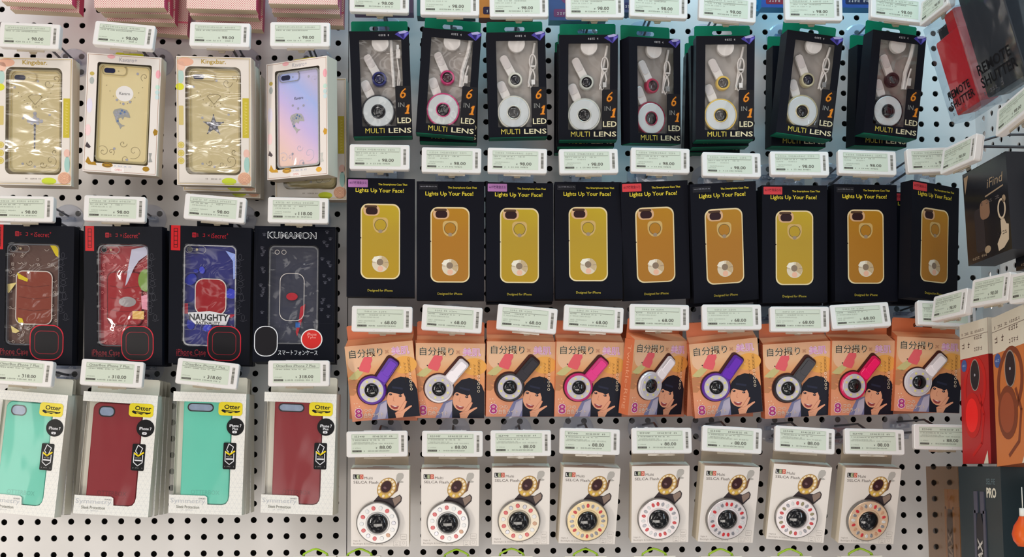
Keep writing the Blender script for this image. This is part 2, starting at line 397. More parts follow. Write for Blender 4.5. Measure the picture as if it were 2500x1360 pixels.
# ------------------------------------------------------------------ electronic price tags
INK = P('tag_grey', 118, 120, 112); INKD = P('tag_dark', 84, 82, 76); INKL = P('tag_pale', 164, 168, 156)
M_tag = mat('tag_casing', (224, 219, 216), 0.35, spec=0.5); M_scr = mat('tag_epaper', (202, 209, 192), 0.28, spec=0.5)
M_clipclear = clear('holder_clear', (235, 225, 205), gloss=0.2, wave=0.2, haze=0.45, hazecol=(215, 205, 185))
def make_tag(price, label, title=None, extra=0, seed=1):
    t = thing('price_tag', label, 'price tag', None)
    W, H = 88, 37.5; b = MB(); b.prism(rr(-W/2, -H/2, W/2, H/2, 3), 0, 9, M_tag, ch=0.8)
    b.prism(rr(-W/2+1, -H/2+1, W/2-1, H/2-1, 3), 9, 12, M_tag); b.build('casing', t)
    A = dict(x0=95, y0=15, x1=1215, y1=490, w=W, h=H)
    s = Art(**A, base=-0.12); s.rect(185, 68, 1050, 425, M_scr, 0, 8); s.build('screen', t)
    a = Art(**A, base=-0.24, step=0.05)
    a.frame(192, 76, 1025, 152, 3, INKL, 1); a.line([(195, 155), (1020, 155)], 4, INK, 1)
    if title: a.text(title, 240, 92, 960, 138, INK, 1)
    else: a.scribble(330 if price == '68.00' else 240, 780 if price == '68.00' else 940, 115, 32, INKL if extra < 2 else INK, 1, seed)
    a.scribble(210, 795, 180, 20, INK, 1, seed + 1, gaps=.3)
    if extra >= 1: a.scribble(210, 600, 222, 22, INKL, 1, seed + 2)
    if extra >= 2: a.scribble(205, 980, 245, 24, INKL, 1, seed + 3, gaps=.08)
    if extra == 1: a.scribble(215, 530, 290, 20, INKL, 1, seed + 4)
    a.scribble(210, 360, 324, 20, INKL, 1, seed + 5, gaps=.05)
    yo = 0 if len(price) < 6 else -34; a.text('¥', 630 + yo, 305, 660 + yo, 342, INK, 1); a.text(price, 700 if len(price) < 6 else 665, 284, 920, 344, INKD, 1, bold=0.01)
    a.rect(202, 362, 372, 396, INKD, 1); a.scribble(215, 360, 379, 14, INKL, 2, seed + 6)
    a.scribble(410, 930, 379, 24, INK, 1, seed + 7, gaps=.2)
    a.oval(512, 466, 6, 4, INKL, 1, n=8); a.oval(806, 466, 6, 4, INKL, 1, n=8)
    a.build('screen_print', t)
    c = Art(**A, base=-0.12); rnd = random.Random(5); y = 98
    c.rect(1098, 96, 1150, 398, P('label_paper', 200, 196, 188), 0)
    while y < 394:
        hh = rnd.choice([4, 6, 10, 14]); c.rect(1100, y, 1148, min(y + hh, 396), INKD, 1); y += hh + rnd.choice([4, 6, 9])
    c.build('barcode', t)
    k = MB(); k.box(-20, 6.5, -H/2 - 2.8, 20, 8, -H/2 + 8, M_clipclear); k.build('holder_clip', t)
    k = MB(); k.box(-20, 9.2, H/2 - 6, 20, 12, H/2 + 1.2, M_tag); k.build('top_catch', t)
    return t
# ------------------------------------------------------------------ peg hooks
M_disc = clear('hook_disc_plastic', (244, 247, 255), gloss=0.03, rough=0.15, wave=0.1, haze=0.14, hazecol=(245, 248, 255))
M_rod = mat('hook_rod_metal', (105, 105, 110), 0.3, metal=0.8)
M_bracket = clear('hook_bracket_plastic', (225, 235, 250), gloss=0.3, wave=0.3, wscale=60, haze=0.15)
def make_hook(label):
    """origin on the board, in the middle of the round base"""
    t = thing('peg_hook', label, 'hook', None)
    b = MB(); b.lathe(0, 0, [(0.01, -3.2), (22, -3.2), (24.5, -2), (25, 0)], M_disc, n=40); b.build('base_disc', t, smooth=False)
    b = MB(); b.tube([(0, 0, -13), (0, -40, -13), (0, -128, -12), (0, -140, -11), (0, -145, -6)], 2.1, M_rod); b.build('product_rod', t, smooth=True)
    b = MB(); b.tube([(0, 0, 6), (0, -100, 5), (0, -150, -10)], 1.7, M_rod); b.build('label_arm', t, smooth=True)
    b = MB(); b.box(-11, -16, -22, 11, -3.4, -17, M_bracket); b.box(-14, -14, -4, 14, -3.4, 2, M_bracket); b.build('bracket', t)
    b = MB(); b.prism([(-8, -38), (8, -38), (4, -46), (-4, -46)], -152, -150, M_clipclear); b.build('arm_tip', t)
    return t

# ------------------------------------------------------------------ products
M_film = clear('window_film', gloss=0.03, rough=0.05, wave=0.5, wscale=18)
M_filmw = clear('window_film_wrinkled', gloss=0.06, rough=0.06, wave=1.0, wscale=20, stretch=(1, 1, 1.6), dist=0.0035)
M_filmc = clear('window_film_crinkled', gloss=0.17, rough=0.16, wave=1.0, wscale=20, stretch=(0.5, 1, 1.8), dist=0.012)
M_films = clear('window_film_smooth', gloss=0.045, rough=0.05, wave=0.7, wscale=7, stretch=(1.6, 1, 0.7))
GOLDR = mat('gold_chrome', (236, 220, 170), 0.18, metal=0.7)
SILV = mat('silver_chrome', (205, 205, 205), 0.22, metal=0.85)
BLK = mat('black_glass', (14, 14, 18), 0.08, spec=0.8)
def gems(a, pts, r, m, l): 
    for x, y in pts: a.oval(x, y, r, r, m, l, n=8)

# --- A: cream gift boxes with gold framed clear cases
CREAM = mat('cream_card', (222, 213, 204), 0.45, var=0.02); CREAMS = mat('cream_card_side', (214, 202, 184), 0.5)
def swirl(a, cx, cy, r, turns, m, l, t=3, dirn=1, start=0):
    pts = [(cx + r * (1 - i / 26) * math.cos(start + dirn * turns * 2 * PI * i / 26), cy + r * (1 - i / 26) * math.sin(start + dirn * turns * 2 * PI * i / 26)) for i in range(25)]
    a.line(pts, t, m, l)
def clear_case(t, A, x0, y0, x1, y1, panel, rimm, cam, depth0=7.4, r=38):
    """gold rimmed clear phone case lying in the tray"""
    a = Art(**A); p0, p1 = a.p(x0, y0), a.p(x1, y1); o = rr(p0[0], p0[1], p1[0], p1[1], r * a.s, 8)
    b = MB(); b.ring(o, inset(o, 2.4), depth0 - 6.0, depth0, rimm); c = b.build('phone_case', t)
    b = MB(); b.prism(inset(o, 1.8), depth0 - 3.5, depth0 - 1.5, panel, ch=0.5); b.build('back_panel', c)
    q0, q1 = a.p(cam[0], cam[1]), a.p(cam[2], cam[3]); k = rr(q0[0], q0[1], q1[0], q1[1], 22 * a.s)
    b = MB(); b.ring(k, inset(k, 1.0), depth0 - 5.2, depth0 - 3.4, rimm); b.build('camera_frame', c)
    b = MB(); w = q1[0] - q0[0]; z = (q0[1] + q1[1]) / 2; b.prism(rr(q0[0] + w*.08, z - 3.6, q0[0] + w*.52, z + 3.6, 3.4), depth0 - 4.4, depth0 - 3.4, mat('lens_navy', (30, 34, 66), 0.1, spec=0.8))
    b.prism(ell(q0[0] + w*.66, z, 1.0, n=12), depth0 - 4.2, depth0 - 3.4, rimm); b.build('camera_lens', c)
    return c
def make_cross_box(label, deco='cross'):
    W, H, T = 111, 189, 27; t = thing('phone_case_box', label, 'boxed phone case', None)
    A = dict(x0=48, y0=343, x1=515, y1=1145, w=W, h=H); a = Art(**A)
    p0, p1 = a.p(103, 405), a.p(452, 1078)
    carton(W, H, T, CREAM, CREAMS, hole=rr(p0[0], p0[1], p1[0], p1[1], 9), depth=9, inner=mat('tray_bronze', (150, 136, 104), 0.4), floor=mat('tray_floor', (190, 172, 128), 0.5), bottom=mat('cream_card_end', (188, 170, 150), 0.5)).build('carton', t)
    gold = P('gold_print', 190, 160, 70, metal=0.3, rough=0.35)
    a.frame(54, 350, 509, 1138, 2.5, gold, 0); a.frame(60, 357, 503, 1131, 2.5, P('cream_line', 190, 178, 165), 0)
    a.text('Kingxbar.', 205, 360, 358, 396, gold, 1, bold=0.015)
    for x, y, rx, ry, c in ((105, 378, 52, 26, (224, 172, 148)), (78, 405, 26, 30, (232, 190, 170)), (76, 470, 20, 42, (176, 204, 196)), (70, 533, 26, 22, (214, 214, 60)), (486, 940, 20, 26, (226, 184, 170)), (488, 1010, 18, 50, (160, 196, 188)), (472, 1098, 42, 40, (226, 180, 150)), (376, 1117, 46, 22, (200, 212, 60))):
        a.oval(x, y, rx, ry, P('petal%d' % (x), *c), 0, n=20)
    for k in range(4): a.hoop(472, 1098, 36 - 8*k, 33 - 8*k, 3, P('petal_line', 196, 140, 118), 1)
    a.rect(461, 595, 502, 842, P('gold_band', 196, 178, 60), 0); 
    for k in range(11): a.line([(474, 620 + 19*k), (490, 625 + 19*k), (474, 630 + 19*k)], 3, P('gold_band_text', 218, 202, 110), 1)
   
    for y in (895, 946, 994): a.oval(75, y, 21, 21, P('gold_seal', 204, 184, 96), 0, n=20); a.hoop(75, y, 15, 15, 2.5, P('seal_line', 226, 214, 160), 1, n=20)
    a.rect(62, 650, 92, 770, P('gold_patch', 206, 186, 120), 0, 6); a.scribble(228, 330, 1104, 8, P('web_ink', 130, 120, 110), 1, 4)
    a.build('printed_artwork', t)
    pan = mat('champagne_panel', (218, 202, 156), 0.25, var=0.04, vscale=20)
    c = clear_case(t, A, 122, 418, 444, 1064, pan, GOLDR, (138, 438, 290, 494))
    g = Art(**A, base=3.7, step=0.08); SW = P('swirl_gold', 150, 134, 92); GEM = mat('crystal', (225, 225, 240), 0.1, metal=0.6); GEMD = mat('crystal_dark', (130, 130, 140), 0.15, metal=0.6)
    for cx, cy, r, tt, d, s0 in ((360, 500, 34, 1.2, 1, 0), (405, 470, 24, 1.1, -1, 1), (380, 985, 44, 1.3, -1, 2), (330, 1010, 26, 1.2, 1, 0), (405, 930, 22, 1.1, 1, 1), (250, 1000, 22, 1.2, -1, 3)): swirl(g, cx, cy, r, tt, SW, 0, 3, d, s0)
    for i in range(12): u = i / 11; g.oval(175 + 200*u, 560 + 90*math.sin(PI*u), 3.4, 3.4, SW, 0, n=8)
    g.line([(235, 585), (255, 572), (305, 572), (322, 585), (278, 635), (235, 585)], 3.5, SW, 0)
    if deco == 'cross':
        gems(g, [(278, 690), (278, 712)], 12, GEM, 1); gems(g, [(240, 738), (260, 728), (260, 750), (278, 738), (296, 728), (296, 750), (318, 738)], 12, GEM, 1)
        for k in range(11): g.oval(278, 765 + 14*k, 8 - .3*k, 9, GEM if k % 2 else GEMD, 1, n=8)
    else:
        for k in range(5):
            an = R(90 + 72*k)
            for j in range(5):
                rad = 12 + 13*j; g.oval(275 + rad*math.cos(an), 765 - rad*math.sin(an), 10 - 1.4*j, 10 - 1.4*j, GEM if (j + k) % 2 else GEMD, 1, n=8)
            a2 = R(90 + 72*k + 36)
        pts = []
        for k in range(10): rad = 66 if k % 2 == 0 else 27; an = R(90 + 36*k); pts.append((275 + rad*math.cos(an), 765 - rad*math.sin(an)))
        g.poly(pts, GEMD, 0)
    gems(g, [(150, 528), (295, 487), (370, 697), (205, 720), (205, 1008), (280, 1025)], 8, GEM, 1)
    g.build('crystal_ornament', c)
    f = MB(); f.flat(rr(p0[0], p0[1], p1[0], p1[1], 9), 0.3, M_filmc); f.build('window_film', t)
    return t
def make_dolphin_box(label, irid=False):
    W, H, T = 109, 175, 26; t = thing('phone_case_box', label, 'boxed phone case', None)
    A = dict(x0=525, y0=335, x1=978, y1=1070, w=W, h=H); a = Art(**A)
    p0, p1 = a.p(590, 388), a.p(922, 1012)
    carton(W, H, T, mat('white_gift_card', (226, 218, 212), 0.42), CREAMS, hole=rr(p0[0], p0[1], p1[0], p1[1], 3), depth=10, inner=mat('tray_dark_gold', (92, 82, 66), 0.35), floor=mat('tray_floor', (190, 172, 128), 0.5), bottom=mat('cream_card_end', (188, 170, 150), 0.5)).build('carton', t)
    a.frame(532, 342, 971, 1063, 2.5, P('rose_line', 176, 140, 120), 0)
    a.text('Kavaro+', 722, 352, 830, 378, P('kav', 172, 170, 180), 1)
    for i, (x, y, rx, ry, c) in enumerate(((672, 350, 24, 13, (232, 170, 176)), (962, 440, 15, 26, (236, 168, 178)), (560, 462, 14, 12, (190, 170, 90)), (560, 505, 14, 22, (170, 176, 172)), (552, 660, 18, 46, (222, 216, 232)), (548, 812, 18, 36, (240, 206, 206)), (962, 520, 14, 14, (190, 220, 206)), (962, 552, 14, 14, (190, 214, 214)), (962, 582, 14, 14, (200, 220, 222)))): a.oval(x, y, rx, ry, P('orn%d' % i, *c), 0, n=16)
    gd = mat('charm_gold', (206, 158, 60), 0.3, metal=0.7); sl = mat('charm_dark', (86, 76, 80), 0.3, metal=0.5)
    a.poly([(955, 778), (975, 790), (972, 815), (955, 822), (945, 800)], gd, 1); a.poly([(545, 885), (570, 915), (560, 925), (535, 915)], sl, 1)
    a.poly([(555, 975), (575, 1010), (600, 1005), (610, 1028), (560, 1025), (540, 1010)], gd, 1); a.oval(675, 1022, 34, 16, gd, 1, n=12); a.hoop(675, 1022, 26, 11, 3, sl, 2, n=12)
    a.poly([(925, 930), (945, 930), (938, 960), (950, 985), (925, 990), (930, 960)], mat('charm_silver', (190, 190, 186), 0.3, metal=0.6), 1)
    a.oval(912, 1032, 22, 16, gd, 1, n=8); a.rect(700, 1035, 780, 1062, P('seal_white', 238, 230, 226), 1, 4); a.text('OPEN', 722, 1042, 762, 1055, P('seal_text', 220, 130, 120), 2)
    a.scribble(720, 830, 1025, 9, P('blue_print', 170, 184, 214), 1, 3); a.build('printed_artwork', t)
    pan = ramp_mat('iridescent_panel', [(0.0, (240, 208, 190)), (0.25, (238, 204, 216)), (0.5, (206, 190, 236)), (0.8, (172, 188, 240)), (1.0, (196, 190, 224))], 'd', 0.16, 0.3, 0.15, 8) if irid else mat('champagne_panel', (218, 202, 156), 0.25)
    c = clear_case(t, A, 598, 396, 914, 1002, pan, SILV if irid else GOLDR, (616, 404, 766, 462), r=24)
    b = MB(); b.prism(rr(-21, H/2 - 4, 21, H/2 + 9, 3), T - 4, T - 3.4, mat('yellow_tab', (226, 210, 40), .45)); b.prism(rr(-13, H/2 + 3, 13, H/2 + 6, 1.5), T - 4.1, T - 4, CREAM); b.build('yellow_hang_tab', t)
    g = Art(**A, base=3.7, step=0.08); SW = P('swirl_grey', 158, 144, 112) if not irid else P('swirl_silver', 205, 200, 222); GEM = mat('crystal', (225, 225, 240), 0.1, metal=0.6); BG = mat('crystal_blue', (130, 160, 214), 0.1, metal=0.5)
    if not irid: g.oval(757, 570, 54, 48, P('sticker_white', 232, 228, 226), 0)
    g.text('Kavaro', 725, 560, 790, 578, P('kav_dark', 60, 60, 66), 1)
    for i in range(11): u = i / 10; g.oval(645 + 220*u, 525 + 110*math.sin(PI*u), 3.5, 3.5, SW, 0, n=8)
    D = [(690, 690), (700, 672), (735, 662), (775, 670), (790, 690), (798, 718), (780, 716), (762, 712), (752, 732), (742, 718), (726, 726), (728, 745), (745, 762), (768, 768), (748, 776), (740, 792), (732, 772), (712, 748), (705, 722), (697, 705)]
    g.poly(D, mat('charm_silver', (190, 190, 186), 0.3, metal=0.6), 1)
    rnd = random.Random(2)
    for x, y in ((712, 690), (728, 682), (745, 676), (762, 684), (776, 694), (708, 706), (722, 700), (738, 694), (755, 698), (718, 716), (712, 728), (722, 742)): g.oval(x, y, 7, 7, BG if rnd.random() < .55 else GEM, 2, n=8)
    for cx, cy, r, tt, d, s0 in ((760, 880, 26, 1.2, 1, 0), (830, 925, 48, 1.3, -1, 2), (640, 935, 36, 1.3, 1, 4), (690, 935, 22, 1.2, -1, 1), (780, 975, 24, 1.1, 1, 2), (875, 460, 26, 1.2, 1, 2)): swirl(g, cx, cy, r, tt, SW, 0, 3, d, s0)
    gems(g, [(832, 442), (708, 915), (752, 634), (712, 612), (792, 620), (588, 968), (788, 980)], 8, GEM, 2); g.build('crystal_ornament', c)
    f = MB(); f.flat(rr(p0[0], p0[1], p1[0], p1[1], 3), 0.3, M_film); f.build('window_film', t)
    return t

# --- B: black boxes with cartoon phone cases (characters left out, plain shapes of their colours instead)
CB = mat('black_card', (16, 18, 27), 0.45, spec=0.1, bump=0.05, bscale=90)
def make_black_box(label, kind):
    W, H, T = 119, 203, 18; t = thing('phone_case_box', label, 'boxed phone case', None)
    A = dict(x0=10, y0=245, x1=550, y1=1165, w=W, h=H); a = Art(**A)
    if kind == 'clear': wx0, wy0, wx1, wy1 = 105, 372, 442, 1048
    else: wx0, wy0, wx1, wy1 = 98, 362, 456, 1048
    p0, p1 = a.p(wx0, wy0), a.p(wx1, wy1); hole = rr(p0[0], p0[1], p1[0], p1[1], 8)
    fl = {'brown': (92, 66, 58), 'red': (150, 36, 44), 'blue': (34, 36, 110), 'clear': (52, 54, 70)}[kind]
    carton(W, H, T, CB, CB, hole=hole, depth=8, inner=mat('tray_black', (24, 24, 28), 0.4), floor=mat('case_ground_' + kind, fl, 0.25, var=0.25, vscale=18)).build('carton', t)
    red = P('red_print', 168, 30, 44); dim = P('dim_grey', 66, 66, 76)
    if kind != 'clear':
        a.rect(21, 245, 82, 410, P('red_flag', 190, 30, 36), 1); a.frame(38, 262, 66, 392, 5, P('flag_ink', 96, 16, 22), 2)
        for y in (285, 315, 345, 372): a.line([(40, y), (64, y)], 5, P('flag_ink', 96, 16, 22), 2)
        a.build('flag_label', t); a = Art(**A)
        a.rect(160, 288, 186, 320, red, 1, 4); a.text('m', 164, 296, 182, 316, CB, 2); a.scribble(190, 256, 304, 24, red, 1, 3, pitch=20); a.text('×', 262, 298, 276, 312, red, 1); a.text('iSecret⁺', 286, 286, 398, 322, red, 1); a.build('title_print', t); a = Art(**A)
        a.text('iPhone Case', 64, 1068, 258, 1106, P('dark_red', 140, 34, 46), 1); a.scribble(64, 258, 1112, 8, P('dark_red', 140, 34, 46), 1, 8); a.build('caption_print', t); a = Art(**A)
        # plain red-edged badge where the box carries its mascot
        q0, q1 = a.p(268, 905), a.p(492, 1140)
        o = rr(q0[0], q0[1], q1[0], q1[1], 17); a.holed(o, [inset(o, 1.3)], a.y(4), P('neon_red', 200, 38, 56)); a.flat(inset(o, 1.3), a.y(3), P('badge_black', 26, 24, 28))
        a.frame(300, 945, 460, 1100, 4, P('neon_red_dim', 140, 30, 44), 5, 40); a.build('corner_badge', t); a = Art(**A)
        rnd = random.Random(7)
        for k in range(10):
            x = 462 + rnd.random()*50; y = 440 + k*45; a.hoop(x, y, 10 + rnd.random()*10, 14 + rnd.random()*10, 2, dim, 0, n=10); a.line([(x - 20, y + 20), (x, y + 28), (x + 26, y + 16)], 2, dim, 0)
    else:
        wh = P('white_print', 222, 222, 226)
        a.text('KUMAMON', 98, 283, 424, 330, wh, 1, bold=0.03); a.text('KUMAMON', 102, 288, 420, 325, CB, 2, bold=-0.002); a.build('title_print', t); a = Art(**A)
        a.text('スマートフォンケース', 178, 1086, 440, 1120, wh, 1, bold=0.008); a.build('caption_print', t); a = Art(**A)
        a.oval(400, 1012, 72, 70, P('badge_white', 225, 222, 220), 3); a.oval(400, 1012, 65, 63, P('badge_red', 200, 44, 40), 4); a.text('iPhone', 370, 968, 432, 988, P('badge_pink', 236, 170, 160), 5); a.text('7 plus', 374, 992, 428, 1010, P('badge_pink', 236, 170, 160), 5); a.build('round_badge', t); a = Art(**A)
        o0, o1 = a.p(20, 925), a.p(175, 1130); o = rr(o0[0], o0[1], o1[0], o1[1], 15); a.holed(o, [inset(o, 1.2)], a.y(4), wh); a.flat(inset(o, 1.2), a.y(3), P('badge_black', 26, 24, 28)); a.build('corner_badge', t); a = Art(**A)
        rnd = random.Random(3); a.frame(24, 262, 540, 905, 1, P('edge_line', 34, 35, 44), 0, 4)
        for k in range(26):
            x = rnd.choice([rnd.uniform(32, 80), rnd.uniform(462, 522)]); y = 285 + k*23; m_ = dim
            a.oval(x, y, 9, 7, m_, 0, n=10)
            for d in (-10, -3, 4, 11): a.oval(x + d, y - 13 + abs(d)*.3, 3, 4, m_, 0, n=6)
    a.build('printed_artwork', t)
    # the case behind the film
    q = inset(hole, 1.2); b = MB(); b.ring(q, inset(q, 1.6), 2, 7.8, clear('clear_case_edge', (230, 230, 235), gloss=0.35, wave=0.1, haze=0.12)); c = b.build('phone_case', t)
    g = Art(**A, base=5.6, step=0.12); wl = P('white_line', 214, 206, 200); 
    rnd = random.Random(11)
    if kind in ('brown', 'red'):
        dl = P('doodle_' + kind, *((176, 160, 150) if kind == 'brown' else (206, 110, 112)))
        for k in range(80):
            x, y = rnd.uniform(115, 440), rnd.uniform(385, 1030)
            if 160 < x < 400 and 520 < y < 900: continue
            if rnd.random() < .6: g.hoop(x, y, 9, 9, 2.5, dl, 0, n=10)
            else: g.line([(x - 14, y - 4), (x - 5, y + 5), (x + 6, y + 5), (x + 15, y - 5)], 3, dl, 0)
        bodyc = P('patch_' + kind, *((128, 58, 42) if kind == 'brown' else (150, 26, 34)))
        g.rect(158, 545, 402, 905, wl if kind == 'brown' else P('deep_red', 96, 18, 26), 1, 46); g.rect(164, 551, 396, 899, bodyc, 2, 42)
        for y in (640, 720, 800): g.line([(180, y), (280, y + 14), (380, y)], 3, P('deep_' + kind, *((92, 40, 32) if kind == 'brown' else (110, 18, 26))), 3)
        if kind == 'brown':
            for pts in (((380, 370), (440, 372), (445, 455), (420, 440)), ((165, 560), (240, 600), (235, 620), (175, 600)), ((175, 860), (205, 865), (215, 895), (180, 893))): g.poly(pts, P('yellow_shape', 214, 190, 30), 4)
            g.poly([(102, 640), (165, 625), (112, 700)], P('pale_gold', 220, 200, 130), 4); g.poly([(130, 915), (190, 950), (165, 965), (140, 960)], P('pale_gold', 220, 200, 130), 4)
        else:
            g.oval(430, 600, 55, 75, P('green_shape', 120, 150, 70), 4); g.poly([(330, 395), (445, 372), (450, 420), (380, 470), (345, 520), (300, 620), (285, 640), (310, 490)], P('pale_shape', 190, 190, 210), 4)
            g.poly([(395, 705), (450, 690), (452, 800), (400, 790)], P('pink_shape', 224, 150, 170), 4); g.rect(335, 805, 415, 860, P('peach_shape', 220, 176, 96), 5)
            g.oval(300, 745, 60, 34, P('grey_shape', 150, 144, 146), 4)
    elif kind == 'blue':
        for k in range(16): x, y = rnd.uniform(120, 440), rnd.uniform(390, 1020); r = rnd.uniform(12, 34); g.oval(x, y, r, r*1.3, P('blue_blob%d' % (k % 3), *((44, 52, 150), (58, 66, 190), (22, 24, 74))[k % 3]), 0, rot=rnd.uniform(0, 180))
        g.rect(98, 760, 130, 830, P('crimson', 170, 36, 60), 1); g.poly([(330, 830), (450, 825), (420, 850)], P('crimson', 170, 36, 60), 1); g.poly([(375, 400), (440, 420), (456, 480), (450, 580), (430, 590), (425, 470)], P('light_blue_shape', 150, 170, 236), 1)
        g.rect(175, 590, 385, 835, wl, 2, 60); g.rect(181, 596, 379, 829, P('patch_red', 160, 44, 52), 3, 56)
        g.poly([(130, 822), (205, 816), (275, 808), (345, 820), (412, 830), (385, 900), (280, 900), (180, 898), (150, 870)], P('white_print', 222, 222, 226), 4)
        g.text('NAUGHTY', 140, 828, 402, 874, P('black_print', 20, 20, 24), 5, bold=0.03); g.text('RATINALITY', 186, 878, 346, 898, P('black_print', 20, 20, 24), 5, bold=0.02)
    else:
        o0, o1 = g.p(180, 560), g.p(345, 885); o = rr(o0[0], o0[1], o1[0], o1[1], 12); g.holed(o, [inset(o, 0.9)], g.y(2), wl)
        g.oval(262, 720, 38, 26, P('red_shape', 176, 40, 52), 2); g.poly([(320, 790), (352, 770), (345, 830), (300, 990), (290, 960), (310, 880)], P('red_shape', 176, 40, 52), 1); g.rect(288, 895, 318, 930, P('blue_shape', 50, 100, 170), 3)
    if kind != 'clear':
        b0 = (108, 374, 186, 424); g.frame(b0[0], b0[1], b0[2] + 60, b0[3], 3, P('cam_line', 150, 148, 150), 5, 24); g.oval(140, 399, 18, 18, BLK, 6); g.hoop(140, 399, 19, 19, 3, P('cam_ring', 120, 120, 124), 7); g.oval(186, 399, 8, 8, P('flash', 176, 160, 120), 6, n=10)
    else:
        g.hoop(160, 418, 16, 16, 3, wl, 5); g.hoop(205, 418, 16, 16, 3, wl, 5)
    g.build('case_print', c)
    f = MB(); f.flat(hole, 0.3, M_filmw); f.build('window_film', t)
    hang_tab(48, H/2, H/2 + 20, T - 0.8, CB, slot_w=20, slot_h=5).build('hang_tab', t)
    return t
# --- C: white boxes with a wrap-round window and a thick coloured phone case
TRI = pattern_mat('triangle_print_card', (226, 224, 218), (204, 204, 202), 'tri', 165, 0.5, 0.06)
TRIS = mat('grey_white_card', (206, 204, 190), 0.5)
M_case = {'mint': mat('case_mint', (98, 198, 174), 0.42, var=0.03, vscale=30), 'red': mat('case_red', (134, 24, 34), 0.42, var=0.04, vscale=30)}
M_casei = {'mint': mat('case_mint_inset', (92, 178, 158), 0.5), 'red': mat('case_red_inset', (106, 16, 26), 0.5)}
def make_case_box(label, colr, plus=True):
    W, H, T = 107, 178, 20; t = thing('phone_case_box', label, 'boxed phone case', None)
    X0, X1, Y0, Y1 = 25, 502, 262, 1075
    A = dict(x0=X0, y0=Y0, x1=X1, y1=Y1, w=W, h=H); a = Art(**A); p = a.p
    wt = p(0, 326)[1]; wb = p(0, 952)[1]
    # front card: everything except the window, which runs off the left edge
    rpt = [p(x, y) for x, y in ((X0, Y0), (X1, Y0), (X1, Y1), (X0, Y1), (X0, 952), (258, 952), (272, 962), (276, 1010), (370, 1010), (395, 1003), (410, 980), (416, 950), (416, 326), (X0, 326))]
    b = MB(); b.flat(rpt, 0, TRI); b.flat([(-W/2, -H/2), (W/2, -H/2), (W/2, H/2), (-W/2, H/2)], T, TRIS)
    b.box(W/2 - .6, 0.01, -H/2, W/2, T, H/2, TRIS); b.box(-W/2, 0.01, H/2 - .6, W/2, T, H/2, TRIS); b.box(-W/2, 0.01, -H/2, W/2, T, -H/2 + .6, TRIS)
    b.box(-W/2, 0.01, wt, -W/2 + .5, T, H/2, TRIS); b.box(-W/2, 0.01, -H/2, -W/2 + .5, T, wb, TRIS); b.box(-W/2, T - 3, wb, -W/2 + .5, T, wt, TRIS)
    b.build('carton', t)
    b = MB(); b.flat([(-W/2 + .2, wb), (p(416, 0)[0], wb), (p(416, 0)[0], wt), (-W/2 + .2, wt)], 0.35, M_films); b.flat([p(262, 950), p(416, 950), p(414, 1010), p(276, 1010)], 0.35, M_films)
    b.add([(-W/2 + .1, 0.4, wb), (-W/2 + .1, T - 3, wb), (-W/2 + .1, T - 3, wt), (-W/2 + .1, 0.4, wt)], [[0, 1, 2, 3]], M_film); b.build('window_film', t)
    # the case itself
    q0, q1 = p(92, 296 if plus else 328), p(412, 1012); o = rr(q0[0], q0[1], q1[0], q1[1], 10, 8); b = MB(); b.prism(o, 2.2, 12, M_case[colr], ch=1.6); c = b.build('phone_case', t)
    cb = (118, 335, 290, 392) if plus else (84, 352, 188, 424)
    if not plus: cb = (128, 352, 232, 424)
    k0, k1 = p(*cb[:2]), p(*cb[2:]); k = rr(k0[0], k0[1], k1[0], k1[1], 7); b = MB(); b.ring(k, inset(k, 1.7), 1.8, 3.2, mat('gasket_black', (22, 20, 24), 0.4)); b.prism(inset(k, 1.6), 2.1, 2.3, mat('camera_card', (150, 136, 150) if plus else (150, 165, 190), 0.15, spec=0.8, var=0.3, vscale=90)); b.build('camera_cutout', c)
    g = Art(**A, base=2.1, step=0.05); g.text('OTTERBOX', 162, 915, 350, 945, M_casei[colr], 0, bold=0.01); g.build('embossed_name', c)
    s = Art(**A); yel = mat('badge_yellow', (226, 206, 20), 0.4); k0, k1 = s.p(324, 322), s.p(480, 412)
    s.prism(rr(k0[0], k0[1], k1[0], k1[1], 5), -0.6, 0, yel); bk = P('badge_black_ink', 20, 20, 22)
    s.base = -0.62; s.text('Otter', 362, 338, 466, 368, bk, 1, bold=0.02)
    s.poly([(342, 378), (352, 370), (372, 376), (420, 378), (452, 380), (466, 376), (462, 386), (440, 392), (420, 388), (405, 396), (380, 388), (366, 394), (350, 386)], bk, 1); s.line([(372, 383), (430, 386)], 3, yel, 2)
    s.build('yellow_badge', t)
    s = Art(**A); s.prism([q for q in ell(*s.p(438, 485), 57*s.s, 57*s.s)], -0.5, 0, bk); s.base = -0.52; wh = P('badge_white_ink', 220, 220, 224)
    s.text('iPhone 7', 400, 468 if plus else 478, 478, 488 if plus else 498, wh, 1, bold=0.02)
    if plus: s.text('Plus', 420, 490, 456, 507, wh, 1, bold=0.02)
    s.rect(420, 512, 450, 528, wh, 1, 6); s.line([(430, 518), (435, 523), (440, 518)], 3, bk, 2); s.build('round_badge', t)
    s = Art(**A); k0, k1 = s.p(366, 592), s.p(450, 770); s.prism(rr(k0[0], k0[1], k1[0], k1[1], 2), -0.4, 0, bk); s.base = -0.42
    s.line([(388, 640), (402, 600), (432, 620), (418, 660)], 5, wh, 1); s.line([(388, 640), (400, 655)], 5, wh, 1)
    s.line([(382, 655), (408, 672), (440, 648)], 10, P('chevron_yellow', 226, 200, 20), 2); s.line([(380, 650), (380, 715), (408, 738), (436, 715), (436, 665)], 5, wh, 1)
    s.scribble(388, 432, 686, 10, P('icon_grey', 150, 150, 150), 1, 2); s.rect(386, 697, 432, 706, wh, 1); s.scribble(376, 444, 752, 8, P('icon_grey', 150, 150, 150), 1, 5); s.build('drop_rating_label', t)
